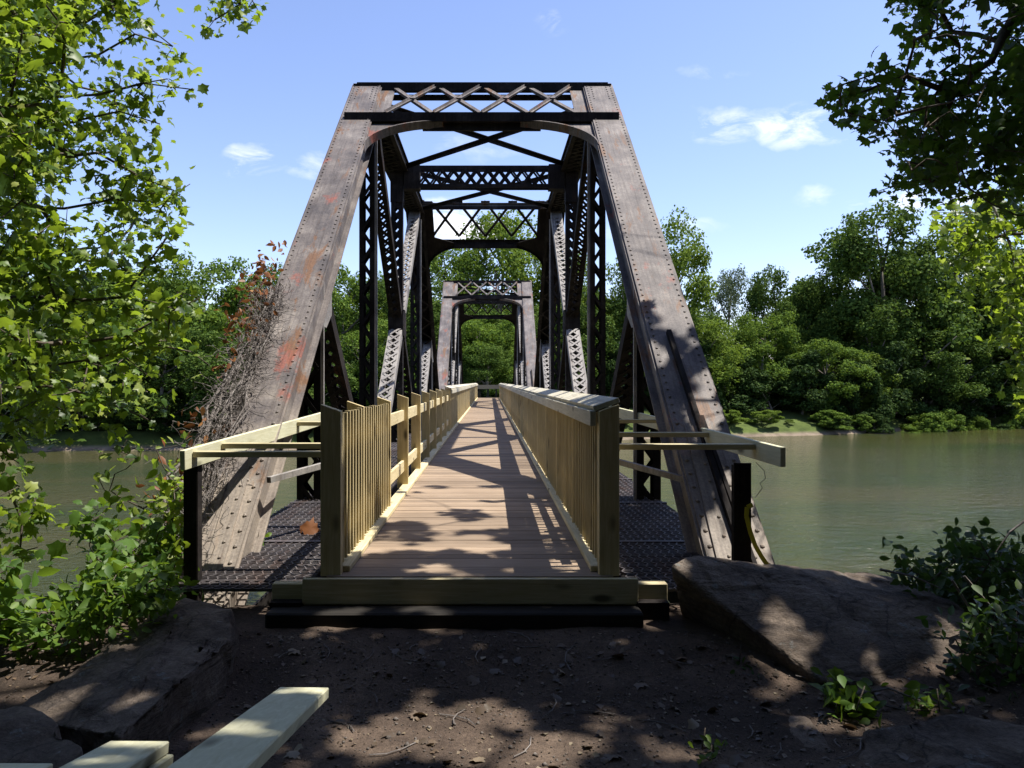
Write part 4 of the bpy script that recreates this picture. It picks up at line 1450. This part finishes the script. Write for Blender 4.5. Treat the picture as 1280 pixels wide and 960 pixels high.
# ------------------------------------------------------------------ far bank trees
def crown_variant(seed, mat, n_cl, per, leaf, shape, droop=0.0):
    """unit tree: height 1, crown radius about .42; returns (trunk mesh, crown mesh)"""
    rs = np.random.default_rng(seed); rr = random.Random(seed)
    cl = []
    t0 = {'round': .10, 'tall': .07, 'loose': .12, 'shrub': .02}[shape]

    def env(t):
        f = (t - t0) / (1 - t0)
        return {'round': .43 * math.sin(math.pi * min(1, .12 + .86 * f)) ** .6, 'tall': .30 * math.sin(math.pi * min(1, .18 + .80 * f)) ** .7,
                'loose': .36 * math.sin(math.pi * min(1, .15 + .83 * f)) ** .7, 'shrub': .62 * math.sqrt(max(0, 1 - f * f))}[shape]
    lobes = []
    nl = {'round': 15, 'tall': 13, 'loose': 12, 'shrub': 11}[shape]
    for k in range(nl):
        t = t0 + (.93 - t0) * ((k + .5) / nl) ** .85
        ang = k * 2.399 + rr.uniform(-.5, .5)
        R = env(t) * rr.uniform(.45, .92)
        lobes.append((R * math.cos(ang), R * math.sin(ang), t - .03, rr.uniform(.09, .175) * (1.35 if shape == 'shrub' else 1) * (.8 if shape == 'tall' else 1)))
    while len(cl) < n_cl:
        lx, ly, lz, lr = rr.choice(lobes)
        u = Vector((rr.gauss(0, 1), rr.gauss(0, 1), rr.gauss(.45, 1))).normalized() * lr * rr.uniform(.55, 1.08)
        c = (lx + u.x, ly + u.y, lz + u.z * .85)
        if c[2] < t0 * .6 or c[2] > .985: continue
        cl.append((*c, rr.choice((rr.uniform(.024, .045), rr.uniform(.035, .06), rr.uniform(.05, .08))) * (1.6 if shape == 'shrub' else 1)))
    P_, N_, S_ = [], [], []
    for cx, cy, cz, cr in cl:
        k = int(per * (cr / .06) ** 2)
        u = unit(rs.normal(size=(k, 3)))
        rad = rs.uniform(.35, 1.05, (k, 1)) ** .6
        p = np.array([cx, cy, cz]) + u * rad * cr * np.array([1.1, 1.1, .95])
        p[:, 2] -= droop * np.linalg.norm(p[:, :2], axis=1) * .3
        P_.append(p); N_.append(u * .8 + rs.normal(0, .6, (k, 3)) + np.array([0, 0, .35])); S_.append(rs.uniform(.7, 1.35, k) * leaf)
    P_ = np.concatenate(P_); P_[:, 2] = np.maximum(P_[:, 2], .01)
    V = leaves(P_, np.concatenate(N_), np.concatenate(S_), CARD)
    cr_o = np_mesh('crown', V, None, CARD_F, M[mat])
    mb = MB()
    h = .8 if shape != 'shrub' else .5
    lean = rr.uniform(-.04, .04)
    pts = [(lean * k / 6, .02 * math.sin(k + seed), -.04 + h * k / 6) for k in range(7)]
    mb.tube(pts, [.022 * (1 - .13 * k) for k in range(7)], 6)
    for cx, cy, cz, cr in rr.sample(cl, min(16, len(cl))):
        zb = max(.06, cz - math.hypot(cx, cy) * .9 - .02)
        k = min(5.9, max(0, (zb + .04) / h * 6)); i = int(k)
        b = Vector(pts[i]).lerp(Vector(pts[i + 1]), k - i)
        e = Vector((cx, cy, cz))
        mb.tube([b, b.lerp(e, .5) + Vector((0, 0, -.02)), e], [.009, .006, .002], 4)
    tr_o = mb.build('trunk', M['pale_bark'], smooth=True)
    return tr_o, cr_o


VAR = {}
for nm, args in {'round_a': (1, 'far_a', 400, 88, .019, 'round'), 'round_b': (2, 'far_b', 420, 88, .019, 'round'), 'round_c': (3, 'far_b', 380, 88, .0185, 'round'),
                 'tall_a': (4, 'far_a', 290, 75, .0175, 'tall'), 'tall_c': (5, 'far_c', 290, 70, .0175, 'tall'), 'loose_c': (6, 'far_c', 290, 72, .019, 'loose'),
                 'loose_d': (7, 'far_d', 230, 65, .017, 'loose', .5), 'round_e': (8, 'far_a', 340, 85, .0195, 'round'),
                 'shrub_a': (9, 'far_a', 130, 60, .040, 'shrub'), 'shrub_b': (10, 'far_e', 130, 60, .040, 'shrub'), 'shrub_c': (12, 'far_c', 120, 60, .040, 'shrub')}.items():
    VAR[nm] = crown_variant(*args)
used = set()


def far_tree(name, var, px, top, wpx, d, label, cat='tree', group=None, z0=None):
    x = (px - VPX) * d / FPX
    d = max(d, bank_y(x) + (4.0 if cat == 'tree' else 3.2))
    x = (px - VPX) * d / FPX
    zb = ground_z(x, d) if z0 is None else z0
    H = P(px, top, d).z - zb
    Wd = wpx * d / FPX
    rad = {'r': .42, 't': .31, 'l': .36, 's': .66}[var[0]]
    root = thing(name, (x, d, zb), label, cat, group)
    sx = max(.55 * H, min(2.4 * H if var[0] == 's' else 1.5 * H, Wd / 2 / rad))
    root.scale = (sx, sx, H)
    root.rotation_euler = (0, 0, rng.uniform(0, 6.28))
    for src in VAR[var]:
        if src.name in used:
            c = src.copy(); COL.objects.link(c)
        else:
            used.add(src.name); c = src
        c.parent = root
    return root


G1 = 'trees massed along the left part of the far bank'
G2 = 'trees behind the far end of the bridge'
G3 = 'trees along the right part of the far bank'
for i, (v_, px, top, w, d) in enumerate([('round_a', -70, 300, 260, 72), ('round_b', 60, 318, 210, 75), ('round_e', 165, 338, 190, 76), ('round_b', -10, 420, 180, 68), ('round_c', 105, 425, 170, 68),
                                        ('round_b', 205, 405, 150, 69), ('round_c', 290, 415, 150, 71), ('round_b', 370, 420, 120, 76)]):
    far_tree('broadleaf_tree', v_, px, top, w, d, 'broadleaf tree in the dense green mass on the left far bank', group=G1)
far_tree('broadleaf_tree', 'round_a', 255, 322, 160, 78, 'rounded green tree topping the left far bank beside the end post', group=G1)
far_tree('broadleaf_tree', 'round_e', 345, 334, 130, 96, 'paler tree set back between the left bank and the end post', group=G1)
far_tree('broadleaf_tree', 'round_a', 425, 326, 130, 90, 'green tree seen between the left end post and the first tall vertical', group=G1)
for v_, px, top, w, d in [('round_b', 500, 345, 120, 92), ('round_c', 560, 372, 130, 88), ('round_b', 660, 380, 130, 90), ('round_a', 600, 395, 120, 84), ('round_b', 725, 360, 130, 94), ('round_c', 610, 430, 110, 80),
                          ('round_e', 470, 400, 110, 84)]:
    far_tree('broadleaf_tree', v_, px, top, w, d, 'shadowy tree crowded behind the far end of the bridge', group=G2)
far_tree('broadleaf_tree', 'loose_c', 622, 262, 150, 100, 'tall yellow green tree rising inside the portal opening', group=G2)
far_tree('broadleaf_tree', 'tall_a', 560, 300, 110, 98, 'slimmer green tree left of the tall one inside the portal', group=G2)
far_tree('broadleaf_tree', 'tall_c', 700, 300, 110, 100, 'yellow green tree right of the tall one inside the portal', group=G2)
far_tree('broadleaf_tree', 'tall_c', 845, 268, 120, 96, 'tall airy yellow green tree just right of the right end post', group=G3)
far_tree('broadleaf_tree', 'loose_c', 785, 318, 100, 98, 'bright tree half hidden behind the right end post', group=G3)
far_tree('broadleaf_tree', 'loose_c', 880, 400, 110, 92, 'low bright tree at the foot of the tall airy one', group=G3)
far_tree('willow_tree', 'loose_d', 912, 326, 75, 118, 'pale grey green feathery tree set back on the far bank', group=G3)
far_tree('broadleaf_tree', 'round_b', 972, 338, 100, 108, 'dark pointed tree between the pale feathery tree and the biggest crown', group=G3)
far_tree('broadleaf_tree', 'round_b', 1105, 268, 210, 104, 'biggest dark crown on the right far bank', group=G3)
far_tree('broadleaf_tree', 'round_e', 1030, 425, 120, 93, 'small bright tree leaning over the water before the biggest crown', group=G3)
far_tree('broadleaf_tree', 'loose_c', 1075, 440, 90, 95, 'low spreading tree right of the small bright one', group=G3)
far_tree('broadleaf_tree', 'round_a', 955, 392, 110, 98, 'mid green tree under the dark pointed one', group=G3)
for v_, px, top, w, d in [('round_b', 1040, 330, 130, 110), ('round_c', 1190, 290, 170, 108), ('round_b', 1275, 300, 170, 104), ('round_a', 1360, 300, 200, 104), ('round_c', 1160, 400, 140, 98), ('round_b', 1240, 405, 140, 97),
                          ('round_c', 1320, 410, 160, 97), ('round_b', 1090, 380, 130, 100), ('round_c', 1000, 400, 110, 104)]:
    far_tree('broadleaf_tree', v_, px, top, w, d, 'dark tree in the shaded mass on the right far bank', group=G3)
for px in range(-60, 580, 62):
    far_tree('bank_shrub', rng.choice(['shrub_a', 'shrub_b', 'shrub_b']), px + rng.uniform(-15, 15), rng.uniform(505, 525), rng.uniform(70, 110), 60, 'dark shrub overhanging the water on the left far bank', 'shrub', 'shrubs along the left far bank')
for px in range(690, 1360, 26):
    bright = 890 < px < 990
    far_tree('bank_shrub', 'shrub_c' if bright else rng.choice(['shrub_a', 'shrub_b']), px + rng.uniform(-15, 15), rng.uniform(512, 533) if not bright else rng.uniform(512, 526), rng.uniform(45, 90), 76 + rng.uniform(0, 2.5),
             'sunny light green shrub at the sandy spot on the right far bank' if bright else 'green shrub at the waterline of the right far bank', 'shrub',
             'sunny shrubs on the right far bank' if bright else 'shrubs along the right far bank')

for px in range(-90, 1400, 48):
    left = px < 470; mid_ = 470 <= px < 760
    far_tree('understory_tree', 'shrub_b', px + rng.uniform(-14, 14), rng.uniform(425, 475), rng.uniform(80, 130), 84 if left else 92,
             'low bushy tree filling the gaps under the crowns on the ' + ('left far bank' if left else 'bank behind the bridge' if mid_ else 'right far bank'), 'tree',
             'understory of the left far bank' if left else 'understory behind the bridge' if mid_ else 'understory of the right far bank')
for px in range(-90, 1400, 60):
    left = px < 470; mid_ = 470 <= px < 760
    if 880 < px < 960: continue
    far_tree('broadleaf_tree', rng.choice(['round_b', 'round_c', 'round_a']), px + rng.uniform(-14, 14), rng.uniform(365, 395), rng.uniform(110, 150), 112,
             'tree of the rear rank showing only between the crowns on the ' + ('left far bank' if left else 'bank behind the bridge' if mid_ else 'right far bank'), 'tree',
             'rear trees of the left far bank' if left else 'rear trees behind the bridge' if mid_ else 'rear trees of the right far bank')

# unseen trees added around the viewpoint to block sky light and deepen the shade
for k in range(34):
    a_ = math.radians(-205 + 230 * (k % 17) / 16) if k < 17 else math.radians(-200 + 220 * (k % 17) / 16)
    R_ = (9.5 if k < 17 else 13.5) + rng.uniform(-.8, .8)
    x, y = 1.0 + R_ * 1.15 * math.cos(a_), .5 + R_ * .95 * math.sin(a_)
    if x > 6: x += 2.5
    o = thing('added_shade_tree', (x, y, ground_z(x, y)), 'leafy tree added unseen behind the viewpoint to deepen the shade', 'tree', 'unseen trees added behind the viewpoint for shade')
    H = rng.uniform(6, 8) if k < 17 else rng.uniform(11, 14)
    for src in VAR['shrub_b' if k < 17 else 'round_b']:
        c = src.copy(); COL.objects.link(c); c.parent = o
    o.scale = (H * (.55 if k < 17 else .7), H * (.55 if k < 17 else .7), H); o.rotation_euler = (0, 0, rng.uniform(0, 6))

# barrier at the far end of the walkway
fb = thing('wooden_barrier', (XC, 74, -.28), 'low brown timber barrier across the far end of the path', 'barrier')
a = MB(); a.box(-1.6, 1.8, 73.9, 74.0, .70, 1.08); a.build('rail', M['deck'], fb)
for x in (-1.4, -.2, .6, 1.6):
    a = MB(); a.box(x - .08, x + .08, 74.0, 74.12, -.3, .95); a.build('post', M['old_timber'], fb)
